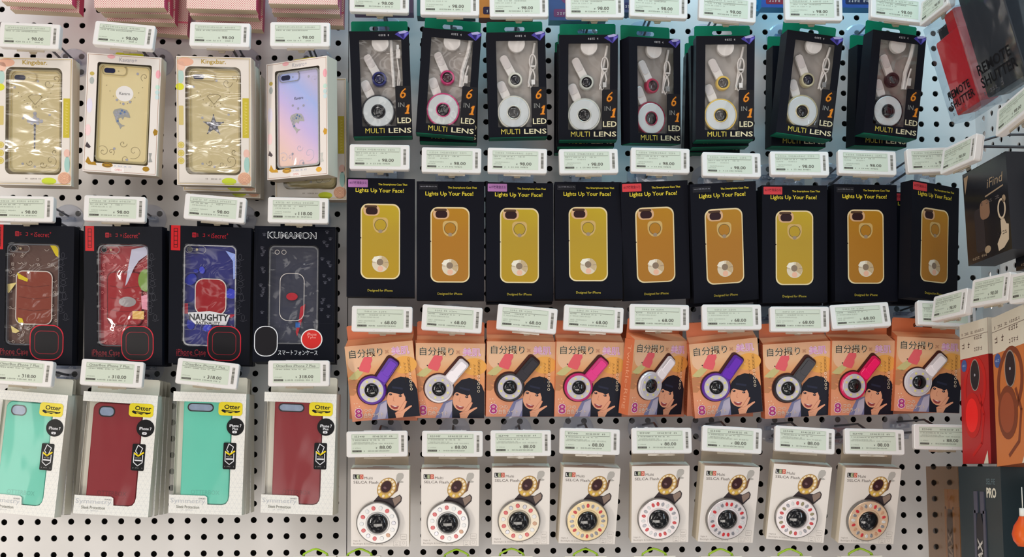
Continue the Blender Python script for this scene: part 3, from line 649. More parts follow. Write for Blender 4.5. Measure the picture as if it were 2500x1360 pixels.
    s = Art(**A); gr = P('logo_grey', 186, 188, 192); s.text('Symmetry', 34, 974, 262, 1014, gr, 1); s.text('SERIES', 218, 968, 262, 977, P('logo_small', 120, 120, 122), 1)
    s.build('printed_logo', t); s = Art(**A)
    s.text('Sleek Protection', 74, 1020, 224, 1040, P('caption_olive', 84, 84, 66), 1); s.scribble(110, 190, 1050, 6, gr, 1, 4); s.build('printed_lettering', t)
    hang_tab(W - 8, H/2, H/2 + 24, T - 0.8, TRIS, slot_w=34, slot_h=8, slot_z=H/2 + 13).build('hang_tab', t)
    return t

# --- D: black sleeve, green tray, lens kit
DBLK = mat('sleeve_black', (17, 18, 26), 0.4, spec=0.12); DGRN = mat('tray_green', (6, 116, 84), 0.5, spec=.2); DWHITE = mat('white_plastic', (214, 208, 204), 0.35); DTRAY = mat('blister_grey', (158, 150, 144), 0.3, var=0.2, vscale=40)
def make_lens_kit(label, rim, lens=(18, 18, 22), ringrim=None, cable=0):
    W, H, T = 89, 156, 29; t = thing('lens_kit_box', label, 'boxed lens kit', None)
    A = dict(x0=78, y0=265, x1=532, y1=1082, w=W, h=H); a = Art(**A); p = a.p
    ol = [p(x, y) for x, y in ((152, 332), (468, 332), (472, 336), (472, 690), (420, 690), (412, 698), (412, 1003), (154, 1003), (150, 998), (150, 336))]
    b = MB(); b.holed([(-W/2, -H/2), (W/2, -H/2), (W/2, H/2), (-W/2, H/2)], [ol], 0, DBLK); b.walls(ol, 0, ol, 1, DBLK)
    b.add([(-W/2, 0, -H/2), (-W/2, T, -H/2), (-W/2, T, H/2), (-W/2, 0, H/2)], [[0, 1, 2, 3]], DBLK); b.add([(W/2, 0, -H/2), (W/2, T, -H/2), (W/2, T, H/2), (W/2, 0, H/2)], [[0, 1, 2, 3]], DBLK)
    b.flat([(-W/2, -H/2), (W/2, -H/2), (W/2, H/2), (-W/2, H/2)], T, DBLK); b.build('sleeve', t)
    b = MB(); x1, z1, x0, z0 = W/2 - .8, H/2 - .8, -W/2 + .8, -H/2 + .8
    b.box(x0, 0.4, -H/2 - .7, x1, T - .5, -H/2 + 1, DGRN); b.box(x0, 0.6, H/2 - 1, x1, T - .5, H/2 + .5, DGRN); b.box(x0, 1.2, z0, x0 + .8, T - 1, z1, DGRN); b.box(x1 - .8, 1.2, z0, x1, T - 1, z1, DGRN)
    b.box(x0, 14, z0, x1, 15, z1, DTRAY); tr = b.build('inner_tray', t)
    rm = mat('rim_%d_%d_%d' % rim, rim, 0.28, metal=0.45 if max(rim) > 60 else 0.1); r2 = mat('rim_%d_%d_%d' % (ringrim or rim), ringrim or rim, 0.28, metal=0.45 if max(ringrim or rim) > 60 else 0.1); ln = mat('lens_%d_%d_%d' % lens, lens, 0.08, spec=0.9)
    s = a.s
    # lens cap, clips, small lens, ring light
    c = p(310, 350); b = MB(); b.lathe(c[0], c[1], [(.01, 3), (64*s, 3), (66*s, 4), (66*s, 9)], DWHITE); b.build('lens_cap', t)
    def bar(x, y, x2, y2, wd, name, y0=6):
        A_, B_ = Vector(p(x, y)), Vector(p(x2, y2)); L = (B_ - A_).length; ang = math.degrees(math.atan2(B_.y - A_.y, B_.x - A_.x)); mid = (A_ + B_) / 2
        o = rotp([(mid.x + u, mid.y + v) for u, v in rr(-L/2, -wd/2, L/2, wd/2, wd*.38)], ang, tuple(mid)); b = MB(); b.prism(o, y0, y0 + 5, DWHITE, ch=.8)
        o2 = rotp([(mid.x + u, mid.y + v) for u, v in rr(-L/2 + 1.5, -wd/2 + 1, L*.06, wd/2 - 1, wd*.3)], ang, tuple(mid)); b.prism(o2, y0 - .6, y0, mat('clip_grey', (196, 188, 186), 0.4)); return b.build(name, t)
    bar(196, 440, 285, 610, 12.5, 'clip'); bar(170, 640, 228, 775, 14, 'clip', 7)
    c = p(293, 630); b = MB(); b.lathe(c[0], c[1], [(40*s, 2.4), (52*s, 2.6), (57*s, 4.5), (57*s, 11)], rm); sm = b.build('small_lens', t)
    b = MB(); b.lathe(c[0], c[1], [(41*s, 2.5), (38*s, 5), (35*s, 5.4)], mat('lens_barrel', (34, 32, 36), 0.3)); b.dome(c[0], c[1], 36*s, 5, 2.4, ln); b.build('lens_glass', sm, smooth=True)
    c = p(276, 885); b = MB(); b.lathe(c[0], c[1], [(118*s, 3.2), (126*s, 3.2), (131*s, 5), (131*s, 12)], r2, n=48); rg = b.build('ring_light', t)
    b = MB(); b.lathe(c[0], c[1], [(118*s, 3.4), (113*s, 2.6), (56*s, 2.6), (50*s, 3.4)], mat('ring_diffuser', (196, 198, 198), 0.35), n=48); b.build('diffuser', rg)
    b = MB(); b.lathe(c[0], c[1], [(56*s, 3), (52*s, 1.6), (48*s, 1.8), (44*s, 5)], SILV if not ringrim else r2, n=32); b.build('lens_collar', rg, smooth=True)
    b = MB(); b.lathe(c[0], c[1], [(44*s, 3), (41*s, 4.2)], mat('lens_barrel', (34, 32, 36), 0.3)); b.dome(c[0], c[1], 41*s, 4.2, 2.2, BLK); b.build('lens_glass', rg, smooth=True)
    # cable
    b = MB(); q = lambda x, y, d=7: (p(x, y)[0], d, p(x, y)[1])
    if cable == 0:
        b.tube([q(392, 300, 10), q(396, 500, 9), q(402, 690, 9)], 2.6, DWHITE); b.tube([q(440, 380), q(436, 470), q(444, 560), q(430, 700)], 1.3, DWHITE); b.tube([q(448, 560), q(452, 640), q(440, 700)], 1.2, DWHITE)
        b.box(p(428, 0)[0], 4, p(0, 470)[1], p(460, 0)[0], 9, p(0, 400)[1], DWHITE); b.box(p(434, 0)[0], 4.5, p(0, 400)[1], p(452, 0)[0], 8, p(0, 365)[1], SILV)
    elif cable == 1:
        b.tube([q(455, 300, 9), q(440, 420, 9), q(405, 560, 9), q(400, 690, 9)], 3.4, DWHITE); b.tube([q(448, 520), q(430, 600), q(418, 690)], 1.4, DWHITE); b.box(p(425, 0)[0], 4, p(0, 660)[1], p(450, 0)[0], 9, p(0, 600)[1], DWHITE)
    else:
        b.tube([q(400 + 26*math.cos(u) + 34, 490 + 60*math.sin(u)) for u in [k*.5 for k in range(14)]], 1.2, DWHITE)
        b.tube([q(432, 545), q(410, 600), q(396, 650), q(415, 690), q(440, 650), q(448, 600), q(436, 550)], 1.2, DWHITE); b.tube([q(455, 340, 10), q(420, 520, 10), q(400, 680, 10)], 2.0, DWHITE)
        b.box(p(418, 0)[0], 4, p(0, 668)[1], p(446, 0)[0], 9, p(0, 630)[1], SILV); b.box(p(415, 0)[0], 3, p(0, 532)[1], p(450, 0)[0], 7, p(0, 520)[1], DWHITE)
    b.build('charging_cable', t)
    b = MB(); b.flat(ol, .4, M_filmw if cable != 2 else M_film); b.build('window_film', t)
    org = P('orange_print', 226, 136, 40, metal=.2); gd = P('foil_gold', 214, 196, 90, metal=.4, rough=.3); gp = P('foil_pale', 222, 212, 176, metal=.3, rough=.3); br = P('brown_glow', 96, 56, 30)
    a.rect(413, 691, 530, 1000, P('panel_black', 24, 22, 26), 0, 8)
    for dx, dy in ((-3, 0), (3, 2), (0, 4)): a.text('6', 450 + dx, 708 + dy, 496 + dx, 788 + dy, br, 1, shear=.25, bold=.03)
    a.text('6', 451, 708, 495, 786, org, 2, shear=.25, bold=.0); a.text('IN', 432, 820, 478, 856, P('foil_grey', 130, 128, 124), 1)
    
    for m_, l_, d in ((br, 1, 4), (org, 2, 0)): a.poly([(506 - d, 838 - d), (518 + d, 838 - d), (506 + d, 898), (514 + d, 899), (512 + d, 908 + d), (480 - d, 908 + d), (482 - d, 899), (491 - d, 898), (500 - d, 856), (490 - d, 860), (491 - d, 852)], m_, l_)
    
    a.text('LED', 420, 938, 526, 982, gp, 2, bold=.015); a.text('MULTI', 172, 1018, 318, 1058, gd, 1, bold=.0); a.text('LENS', 350, 1018, 524, 1058, gp, 1, bold=.015)
    a.build('printed_lettering', t); a = Art(**A)
    g1, g2, g3 = P('gem_violet', 70, 62, 150), P('gem_pale', 170, 166, 210), P('gem_deep', 38, 34, 92)
    a.poly([(424, 290), (450, 272), (500, 260), (528, 268), (534, 285), (490, 332), (470, 318)], g1, 1); a.poly([(450, 272), (500, 260), (528, 268), (500, 282), (460, 286)], g2, 2); a.poly([(460, 290), (495, 286), (488, 326)], g3, 2); a.poly([(500, 285), (530, 280), (498, 318)], P('gem_mid', 110, 104, 190), 2)
    a.scribble(300, 385, 296, 16, P('script_white', 190, 190, 194), 1, 6, pitch=14); a.build('printed_gem', t)
    hang_tab(W - 3, H/2, H/2 + 23, T - .8, DGRN, slot_w=31, slot_h=6.5, slot_z=H/2 + 12).build('hang_tab', t)
    return t

# --- E: black boxes with a gold phone case picture
EBLK = mat('matte_black_card', (16, 17, 26), 0.45, spec=0.1)
EBLKS = mat('matte_black_side', (13, 14, 21), 0.45, spec=0.12)
def make_lights_box(label, sticker, size='5.5', tone='yellow'):
    W, H, T = 101, 177, 22; t = thing('phone_case_box', label, 'boxed phone case', None)
    A = dict(x0=572, y0=330, x1=1110, y1=1275, w=W, h=H); a = Art(**A)
    carton(W, H, T, EBLK, EBLKS).build('carton', t)
    yl = P('yellow_print', 228, 208, 62); a.text('Lights Up Your Face!', 642, 410, 1022, 452, yl, 1, bold=.012); a.text('The Smartphone Case That', 820, 370, 1050, 390, yl, 1, bold=.015); a.build('printed_lettering', t)
    a = Art(**A); a.text('Designed for iPhone', 738, 1214, 935, 1238, P('ochre_print', 190, 170, 60), 1, bold=.008); a.build('caption_print', t)
    g = Art(**A); rim = P('case_rim', 222, 204, 160)
    gold = ramp_mat('gold_picture_' + tone, [(0, (178, 140, 34)), (.5, (174, 142, 46)), (1, (190, 168, 38))] if tone == 'yellow' else [(0, (164, 112, 44)), (.5, (168, 114, 40)), (1, (178, 132, 30))], 'z', .17, .38, .2, 20)
    g.rect(682, 533, 993, 1133, rim, 0, 58); g.rect(692, 544, 984, 1124, gold, 1, 54)
    g.rect(703, 542, 832, 630, P('cam_bezel', 208, 168, 130), 2, 40); g.rect(712, 546, 812, 566, P('cam_shadow', 78, 56, 40), 3, 10); g.rect(722, 562, 816, 620, P('cam_hole', 46, 24, 28), 3, 26)
    kn = P('ring_gold', 198, 166, 104); kk = P('ring_knob', 150, 132, 112)
    g.rect(779, 642, 898, 735, kn, 2, 30); g.oval(838, 710, 56, 58, kn, 3); g.oval(838, 703, 47, 47, gold, 4); g.hoop(838, 703, 48, 48, 4, P('ring_line', 96, 84, 60), 5); g.oval(838, 703, 44, 44, gold, 6); g.oval(838, 752, 17, 15, kk, 7, n=8)
    g.oval(838, 1012, 65, 65, P('disc_silver', 214, 200, 176), 2); g.poly([(838, 1012), (770, 985), (790, 955), (830, 948)], P('disc_light', 230, 222, 204), 3); g.poly([(838, 1012), (850, 948), (885, 965), (903, 1005), (890, 1050)], P('disc_mid', 190, 166, 130), 3)
    g.oval(835, 998, 26, 26, P('disc_core', 134, 116, 98), 4); g.oval(838, 1050, 22, 22, P('disc_pink', 226, 176, 150), 4); g.line([(775, 1000), (800, 1004)], 3, kk, 4); g.line([(872, 1002), (900, 998)], 4, kk, 4)
    g.oval(684, 806, 4, 5, P('cam_hole', 46, 24, 28), 3, n=8); g.build('case_picture', t)
    s = Art(**A); col = {'purple': (176, 120, 176), 'black': (30, 30, 36), 'red': (206, 66, 72)}[sticker]; ink = {'purple': (84, 50, 96), 'black': (150, 150, 160), 'red': (110, 30, 40)}[sticker]
    x0, y0, x1, y1 = (584, 342, 738, 404) if sticker != 'black' else (592, 352, 742, 396)
    k0, k1 = s.p(x0, y0), s.p(x1, y1); s.prism(rr(k0[0], k0[1], k1[0], k1[1], 1), -.35, 0, P('sticker_' + sticker, *col)); s.base = -.36
    s.text({'black': 'i6/i7黑色(%s)', 'purple': 'i6/i7玫瑰金(%s)', 'red': 'i6/i7玫瑰金(%s)'}[sticker] % size, x0 + 10, y0 + 14, x1 - 10, y1 - 20, P('sticker_ink_' + sticker, *ink), 1, bold=.01); s.build('size_sticker', t)
    hang_tab(46, H/2, H/2 + 20, T - .8, clear('hang_tab_clear', (220, 225, 235), gloss=.15, haze=.2), slot_w=22, slot_h=5, slot_z=H/2 + 10).build('hang_tab', t)
    return t

# --- F: orange boxes with a clip-on ring lamp in front of a printed portrait
ORG = mat('orange_card', (196, 104, 64), 0.45, var=.03); ORGS = mat('orange_side', (200, 106, 66), 0.45)
F_BG = ramp_mat('sunset_print', [(0, (214, 138, 112)), (.3, (220, 150, 114)), (.55, (220, 150, 98)), (.8, (222, 180, 140)), (1, (214, 164, 130))], 'z', .112, .42, .5, 16)
def make_ring_box(label, col, arm=None):
    W, H, T = 102, 112, 23; t = thing('ring_lamp_box', label, 'boxed clip-on ring lamp', None)
    A = dict(x0=835, y0=465, x1=1550, y1=1230, w=W, h=H); a = Art(**A); s = a.s
    carton(W, H, T, F_BG, ORGS, top=mat('orange_top', (214, 128, 84), .45)).build('carton', t)
    skin = P('skin_print', 222, 160, 128); skd = P('skin_shade', 192, 122, 96); hair = P('hair_print', 26, 28, 40)
    a.oval(1440, 700, 130, 90, P('sun_patch', 228, 166, 84), 0, n=24); a.oval(960, 640, 110, 110, P('peach_patch', 226, 184, 150), 0, n=24)
    # arm holding a pink phone
    a.poly([(840, 790), (900, 740), (965, 700), (1000, 745), (940, 800), (900, 815)], P('sleeve_olive', 196, 186, 128), 1); a.poly([(835, 810), (900, 805), (960, 815), (950, 845), (900, 860), (940, 880), (925, 905), (870, 900), (915, 930), (880, 965), (835, 960)], P('hand_tan', 186, 128, 88), 1)
    for y in (850, 890, 925): a.line([(838, y), (930, y + 4)], 4, skd, 2)
    a.poly([(1018, 600), (1030, 588), (1108, 590), (1112, 625), (1090, 660), (1092, 690), (1062, 748), (1040, 745), (966, 722), (958, 700)], P('pink_phone', 222, 96, 104), 2); a.oval(955, 692, 7, 7, hair, 3, n=8)
    # portrait
    a.poly([(1040, 1228), (1130, 1060), (1215, 1040), (1260, 1100), (1250, 1228)], P('denim_print', 120, 122, 160), 1); a.poly([(1150, 1080), (1215, 1050), (1215, 1150), (1185, 1225), (1100, 1228)], P('denim_light', 176, 170, 190), 2)
    hp = [(1215, 1228), (1215, 1100), (1222, 980), (1250, 890), (1310, 835), (1390, 815), (1465, 835), (1520, 890), (1548, 960), (1549, 1228)]
    a.poly(hp, hair, 3); a.oval(1318, 1040, 98, 118, skin, 4, rot=-8)
    a.poly([(1222, 985), (1240, 905), (1300, 850), (1380, 850), (1425, 900), (1440, 985), (1420, 1040), (1400, 985), (1370, 1000), (1340, 985), (1300, 975), (1262, 960), (1235, 975)], hair, 5)
    a.poly([(1290, 905), (1400, 930), (1395, 950), (1290, 925)], P('hair_sheen', 40, 44, 64), 6)
    for x, y in ((1265, 985), (1365, 1010)): a.oval(x, y, 17, 11, P('eye_dark', 52, 34, 40), 6, rot=-10, n=12); a.oval(x - 4, y - 3, 4, 3, P('eye_white', 220, 214, 214), 7, n=8)
    a.line([(1298, 1010), (1286, 1052), (1300, 1058)], 4, skd, 5); a.poly([(1250, 1092), (1290, 1104), (1340, 1110), (1322, 1136), (1290, 1138), (1262, 1122)], P('mouth', 150, 66, 66), 6); a.poly([(1262, 1098), (1328, 1112), (1300, 1116)], P('teeth', 226, 206, 200), 7)
    a.poly([(1300, 1228), (1292, 1180), (1340, 1150), (1395, 1080), (1412, 1062), (1428, 1070), (1412, 1105), (1385, 1150), (1448, 1120), (1472, 1112), (1476, 1124), (1440, 1148), (1395, 1180), (1370, 1228)], skin, 8)
    a.line([(1392, 1082), (1412, 1062), (1428, 1070), (1412, 1105), (1385, 1150), (1448, 1120)], 4, skd, 9); a.line([(1300, 1200), (1292, 1178), (1340, 1150), (1392, 1082)], 4, skd, 9)
    for pts in (((1300, 1172), (1345, 1162)), ((1298, 1190), (1350, 1184)), ((1345, 1165), (1385, 1150))): a.line(pts, 3, skd, 9)
    ink = P('ink_black', 44, 36, 32); cream = P('ink_cream', 240, 224, 196); pk = P('ink_mauve', 206, 136, 190)
    a.text('自分撮り', 874, 504, 1228, 592, cream, 9, bold=.03); a.text('自分撮り', 876, 506, 1226, 590, ink, 10, bold=.004); a.text('×', 1250, 535, 1290, 572, P('ink_tan', 190, 140, 110), 10)
    a.text('美肌', 1316, 508, 1508, 598, P('ink_white', 236, 216, 226), 9, bold=.035); a.text('美肌', 1320, 512, 1504, 594, pk, 10, bold=.0)
    a.text('8', 868, 1095, 955, 1205, P('ink_white', 236, 216, 226), 9, bold=.05); a.text('8', 874, 1100, 950, 1200, P('ink_plum', 170, 60, 120), 10, bold=.02)
    a.text('つの', 968, 1112, 1060, 1146, P('ink_greycream', 214, 196, 180), 10, bold=.01); a.text('白色ライト', 968, 1152, 1170, 1202, P('ink_greycream', 214, 196, 180), 10, bold=.01)
    for k in range(9): yy = 645 + 38*k; a.hoop(1488, yy, 13, 15, 4, P('ink_gold', 176, 130, 70) if k < 4 else cream, 9, n=9); a.line([(1478, yy + 16), (1498, yy + 20)], 3, ink, 9)
    for k in range(4): a.line([(1430, 680 + 34*k), (1452, 690 + 34*k), (1436, 702 + 34*k)], 4, P('ink_gold', 176, 130, 70), 9)
    a.line([(1440, 820), (1440, 880)], 7, ink, 9); a.line([(1425, 835), (1460, 835)], 7, ink, 9)
    for x, y in ((875, 1050), (905, 1048), (925, 1080), (890, 1085), (1400, 720), (1310, 700)): a.oval(x, y, 5, 5, cream, 3, n=6)
    # flat dark shapes around the lamp, painted as shade in its die-cut opening
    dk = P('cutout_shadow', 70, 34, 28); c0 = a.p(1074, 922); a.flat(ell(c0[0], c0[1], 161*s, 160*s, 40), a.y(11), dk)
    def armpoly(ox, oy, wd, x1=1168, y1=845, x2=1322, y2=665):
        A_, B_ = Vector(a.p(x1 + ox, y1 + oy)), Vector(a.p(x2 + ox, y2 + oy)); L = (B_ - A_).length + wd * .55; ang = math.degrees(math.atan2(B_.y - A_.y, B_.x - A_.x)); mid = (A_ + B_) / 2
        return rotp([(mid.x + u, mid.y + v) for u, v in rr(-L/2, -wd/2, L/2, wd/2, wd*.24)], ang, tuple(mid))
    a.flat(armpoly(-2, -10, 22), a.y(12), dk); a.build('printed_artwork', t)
    am = mat('clip_%d_%d_%d' % col, col, .25, spec=.6, coat=.3); am2 = mat('clip_light_%d_%d_%d' % col, tuple(min(255, int(c*1.15 + 12)) for c in col), .2, spec=.6)
    c = a.p(1078, 926)
    b = MB(); b.lathe(c[0], c[1], [(126*s, -4.6), (142*s, -4.4), (150*s, -2.5), (150*s, -.9)], am, n=48); lamp_o = b.build('ring_lamp', t)
    b = MB(); b.prism(armpoly(4, 4, 17.5), -4.2, -1, am, ch=1); b.prism(armpoly(10, 8, 11.5, 1235, 765, 1316, 672), -5.2, -4.2, am2, ch=.5); q = armpoly(6, 4, 15, 1196, 812, 1222, 782); b.prism(q, -4.9, -4.2, am2, ch=.5); b.build('clip_arm', lamp_o)
    b = MB(); b.lathe(c[0], c[1], [(126*s, -4.5), (122*s, -5.2), (74*s, -5.2), (70*s, -4.2)], mat('lamp_diffuser', (196, 190, 200), .25, var=.06, vscale=200), n=48); b.build('diffuser_ring', lamp_o)
    led0 = None
    for k in range(8):
        an = PI*2*(k + .5)/8; x, z = c[0] + 98*s*math.cos(an), c[1] + 98*s*math.sin(an)
        if led0 is None: b = MB(); b.prism(rr(-1.5, -1.5, 1.5, 1.5, .5), -5.5, -5.1, mat('led_chip', (222, 216, 130), .3)); led0 = b.build('led', lamp_o); led0.location = (x*.001, 0, z*.001)
        else: d = dup_part(led0, (x, 0, z))
    b = MB(); b.lathe(c[0], c[1], [(74*s, -5.4), (72*s, -6.6), (68*s, -6.8), (64*s, -5.5)], mat('lens_barrel', (34, 32, 36), .3)); b.dome(c[0], c[1], 66*s, -5.4, 4, BLK); b.build('lens_glass', lamp_o, smooth=True)
    g = Art(x0=0, y0=0, x1=100, y1=420, w=T, h=H); g.text('Twinkle-Ring', 26, 30, 74, 390, P('side_peach', 226, 156, 120), 0, rot=-90)
    sp = g.build('side_lettering', t); sp.matrix_basis = Matrix.Translation((-W*.0005 - .0001, T*.0005, 0)) @ Rz(-PI/2).to_4x4()
    hang_tab(W - 2, H/2, H/2 + 30, T - 1, ORG, slot_w=34, slot_h=6, slot_z=H/2 + 20).build('hang_tab', t)
    b = MB(); b.add([(-W/2 + 1, 0.2, H/2), (W/2 - 1, 0.2, H/2), (W/2 - 1, T - 1.4, H/2 + 9), (-W/2 + 1, T - 1.4, H/2 + 9)], [[0, 1, 2, 3]], mat('orange_top', (214, 128, 84), .45)); b.add([(-W/2 + 1, .2, H/2), (-W/2 + 1, T - 1.4, H/2 + 9), (-W/2 + 1, T - 1.4, H/2)], [[0, 1, 2]], ORG); b.add([(W/2 - 1, .2, H/2), (W/2 - 1, T - 1.4, H/2 + 9), (W/2 - 1, T - 1.4, H/2)], [[0, 1, 2]], ORG); b.build('top_flap', t)
    return t

# --- G: white boxes with a round ring lamp on the front
GWH = mat('white_card', (226, 219, 212), 0.42, var=.015); GWS = mat('white_card_side', (214, 202, 182), .5)
def make_selca_box(label, body, ngem, gempat, start=90):
    W, H, T = 85, 116, 30; t = thing('ring_lamp_box', label, 'boxed clip-on ring lamp', None)
    A = dict(x0=785, y0=480, x1=1353, y1=1245, w=W, h=H); a = Art(**A); s = a.s
    carton(W, H, T, GWH, GWS, top=mat('white_card_top', (222, 214, 192), .5)).build('carton', t)
    for x0, x1, c, ch, ci in ((808, 840, (34, 32, 34), 'L', (220, 220, 220)), (840, 874, (96, 104, 84), 'E', (206, 214, 170)), (874, 908, (190, 84, 70), 'D', (240, 180, 160))):
        a.rect(x0, 530, x1, 577, P('sq' + ch, *c), 0, 2); a.text(ch, x0 + 7, 538, x1 - 6, 569, P('sqi' + ch, *ci), 1, bold=.02)
    gy = P('text_grey', 120, 112, 108); a.text('Multi', 918, 552, 998, 578, gy, 1); a.text('SELCA Flash', 812, 594, 1052, 620, gy, 1, bold=.004)
    pg = P('text_pale', 176, 168, 162); a2 = a; a = Art(**A); a.text('Night &', 808, 1182, 876, 1202, pg, 1); a.text('Backlight & Indoor lighting', 806, 1210, 1096, 1232, pg, 1)
    a.build('caption_print', t); a = Art(**A)
    for x, y in ((1200, 1186), (1270, 1186), (1270, 1120)): a.frame(x, y, x + 60, y + 54, 2, pg, 0, 6)
    a.scribble(1280, 1320, 1145, 10, pg, 1, 2); a.line([(1272, 1172), (1324, 1172)], 3, gy, 1); a.hoop(1300, 1208, 14, 14, 2, pg, 1, n=14); a.line([(1220, 1228), (1244, 1228)], 3, gy, 1); a.line([(1218, 1200), (1228, 1212), (1246, 1198)], 2, pg, 1)
    a.build('icon_print', t); a = a2
    # small printed lamp seen at an angle
    gyc = P('clip_print', 176, 172, 166); a.poly([(1232, 530), (1250, 512), (1285, 512), (1300, 530), (1296, 560), (1270, 585), (1300, 600), (1290, 608), (1240, 612), (1222, 580)], gyc, 1); a.poly([(1240, 600), (1262, 590), (1240, 690), (1200, 720)], P('arm_brown', 110, 80, 66), 1)
    a.poly([(1000, 800), (1055, 735), (1200, 760), (1262, 725), (1282, 750), (1278, 790), (1205, 868), (1150, 840)], P('clip_dark', 52, 42, 46), 1); a.poly([(1190, 770), (1258, 735), (1272, 755), (1268, 785), (1212, 840)], P('clip_taupe', 138, 118, 106), 2); a.line([(1262, 735), (1280, 760), (1272, 795), (1208, 860)], 6, P('clip_edge', 70, 64, 66), 3)
    a.oval(1135, 664, 88, 112, P('gold_rim_print', 152, 116, 62), 3, rot=-32); a.oval(1133, 662, 82, 106, P('gold_face_print', 200, 162, 96), 4, rot=-32)
    for k in range(14):
        an = R(360*k/14); u, v = 66*math.cos(an), 86*math.sin(an); c, sn = math.cos(R(32)), math.sin(R(32)); a.oval(1133 + u*c - v*sn*-1*-1, 662 + u*sn + v*c, 12, 15, P('bead_cream', 234, 218, 188) if k not in (2, 4) else P('bead_yellow', 220, 184, 70), 5, rot=-32, n=12)
    a.oval(1130, 650, 54, 70, P('gold_rim_print', 152, 116, 62), 6, rot=-32); a.oval(1130, 648, 47, 62, P('lens_brown', 56, 26, 30), 7, rot=-32); a.oval(1118, 660, 16, 12, P('lens_glint', 110, 80, 84), 8, rot=-32, n=10)
    a.build('printed_artwork', t)
    c = a.p(1050, 1000); bm_ = mat('lamp_body_%d_%d_%d' % body, body, .3, metal=.25); edge = mat('lamp_edge', (120, 116, 112), .3, metal=.4)
    b = MB(); b.lathe(c[0], c[1], [(200*s, -7), (209*s, -6), (211*s, -4), (211*s, -.3)], edge, n=56); lo = b.build('ring_lamp', t)
    dx, dz = 4*s, 0
    b = MB(); b.lathe(c[0], c[1], [(203*s, -6.6), (196*s, -7.6), (118*s, -7.6), (112*s, -7)], bm_, n=56); b.build('face_ring', lo)
    kinds = {'r': mat('gem_red', (196, 44, 50), .25, spec=.7), 'w': mat('gem_white', (206, 206, 206), .2, spec=.7), 's': mat('gem_silver', (150, 150, 156), .2, metal=.4), 'o': mat('gem_olive', (140, 132, 100), .25), 'a': mat('gem_amber', (196, 150, 120), .3)}
    proto = {}; big = ngem < 18; rad = 156
    for k in range(ngem):
        an = R(start - 360*k/ngem); kind = gempat[k % len(gempat)]; x, z = c[0] + rad*s*math.cos(an), c[1] + rad*s*math.sin(an)
        if kind not in proto:
            b = MB(); rx, rz = (20*s, 22*s) if big else (15*s, 21*s)
            b.prism(ell(0, 0, rx, rz, 14), -8.4, -7.5, kinds[kind], ch=.5)
            o = b.build('gem', lo); proto[kind] = o; o.location = (x*.001, 0, z*.001)
        else: o = dup_part(proto[kind], (x, 0, z))
        o.rotation_euler = (0, -(an - PI/2), 0)
    b = MB(); b.lathe(c[0], c[1], [(116*s, -7.4), (112*s, -8.8), (104*s, -9), (97*s, -7.6)], bm_, n=48); b.build('lens_collar', lo)
    b = MB(); b.dome(c[0], c[1], 97*s, -7.5, 5.5, BLK, n=36); b.build('lens_glass', lo, smooth=True)
    # top flap with its thumb cut, and hang tab
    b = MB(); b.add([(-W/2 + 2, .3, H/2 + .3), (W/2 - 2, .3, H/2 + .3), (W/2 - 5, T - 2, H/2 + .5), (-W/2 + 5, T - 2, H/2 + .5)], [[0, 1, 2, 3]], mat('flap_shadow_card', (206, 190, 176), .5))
    pr = P('flap_ink', 170, 110, 104); b.add([(-20, 9, H/2 + .7), (20, 9, H/2 + .7), (20, 11, H/2 + .7), (-20, 11, H/2 + .7)], [[0, 1, 2, 3]], pr); b.add([(-12, 15, H/2 + .7), (12, 15, H/2 + .7), (12, 17, H/2 + .7), (-12, 17, H/2 + .7)], [[0, 1, 2, 3]], pr); b.build('top_flap', t)
    hang_tab(W - 6, H/2, H/2 + 30, T - 1, mat('kraft_tab_shaded', (158, 142, 122), .55), slot_w=28, slot_h=6, slot_z=H/2 + 20).build('hang_tab', t)  # tab colour darkened to hold the shade under the price tag
    return t
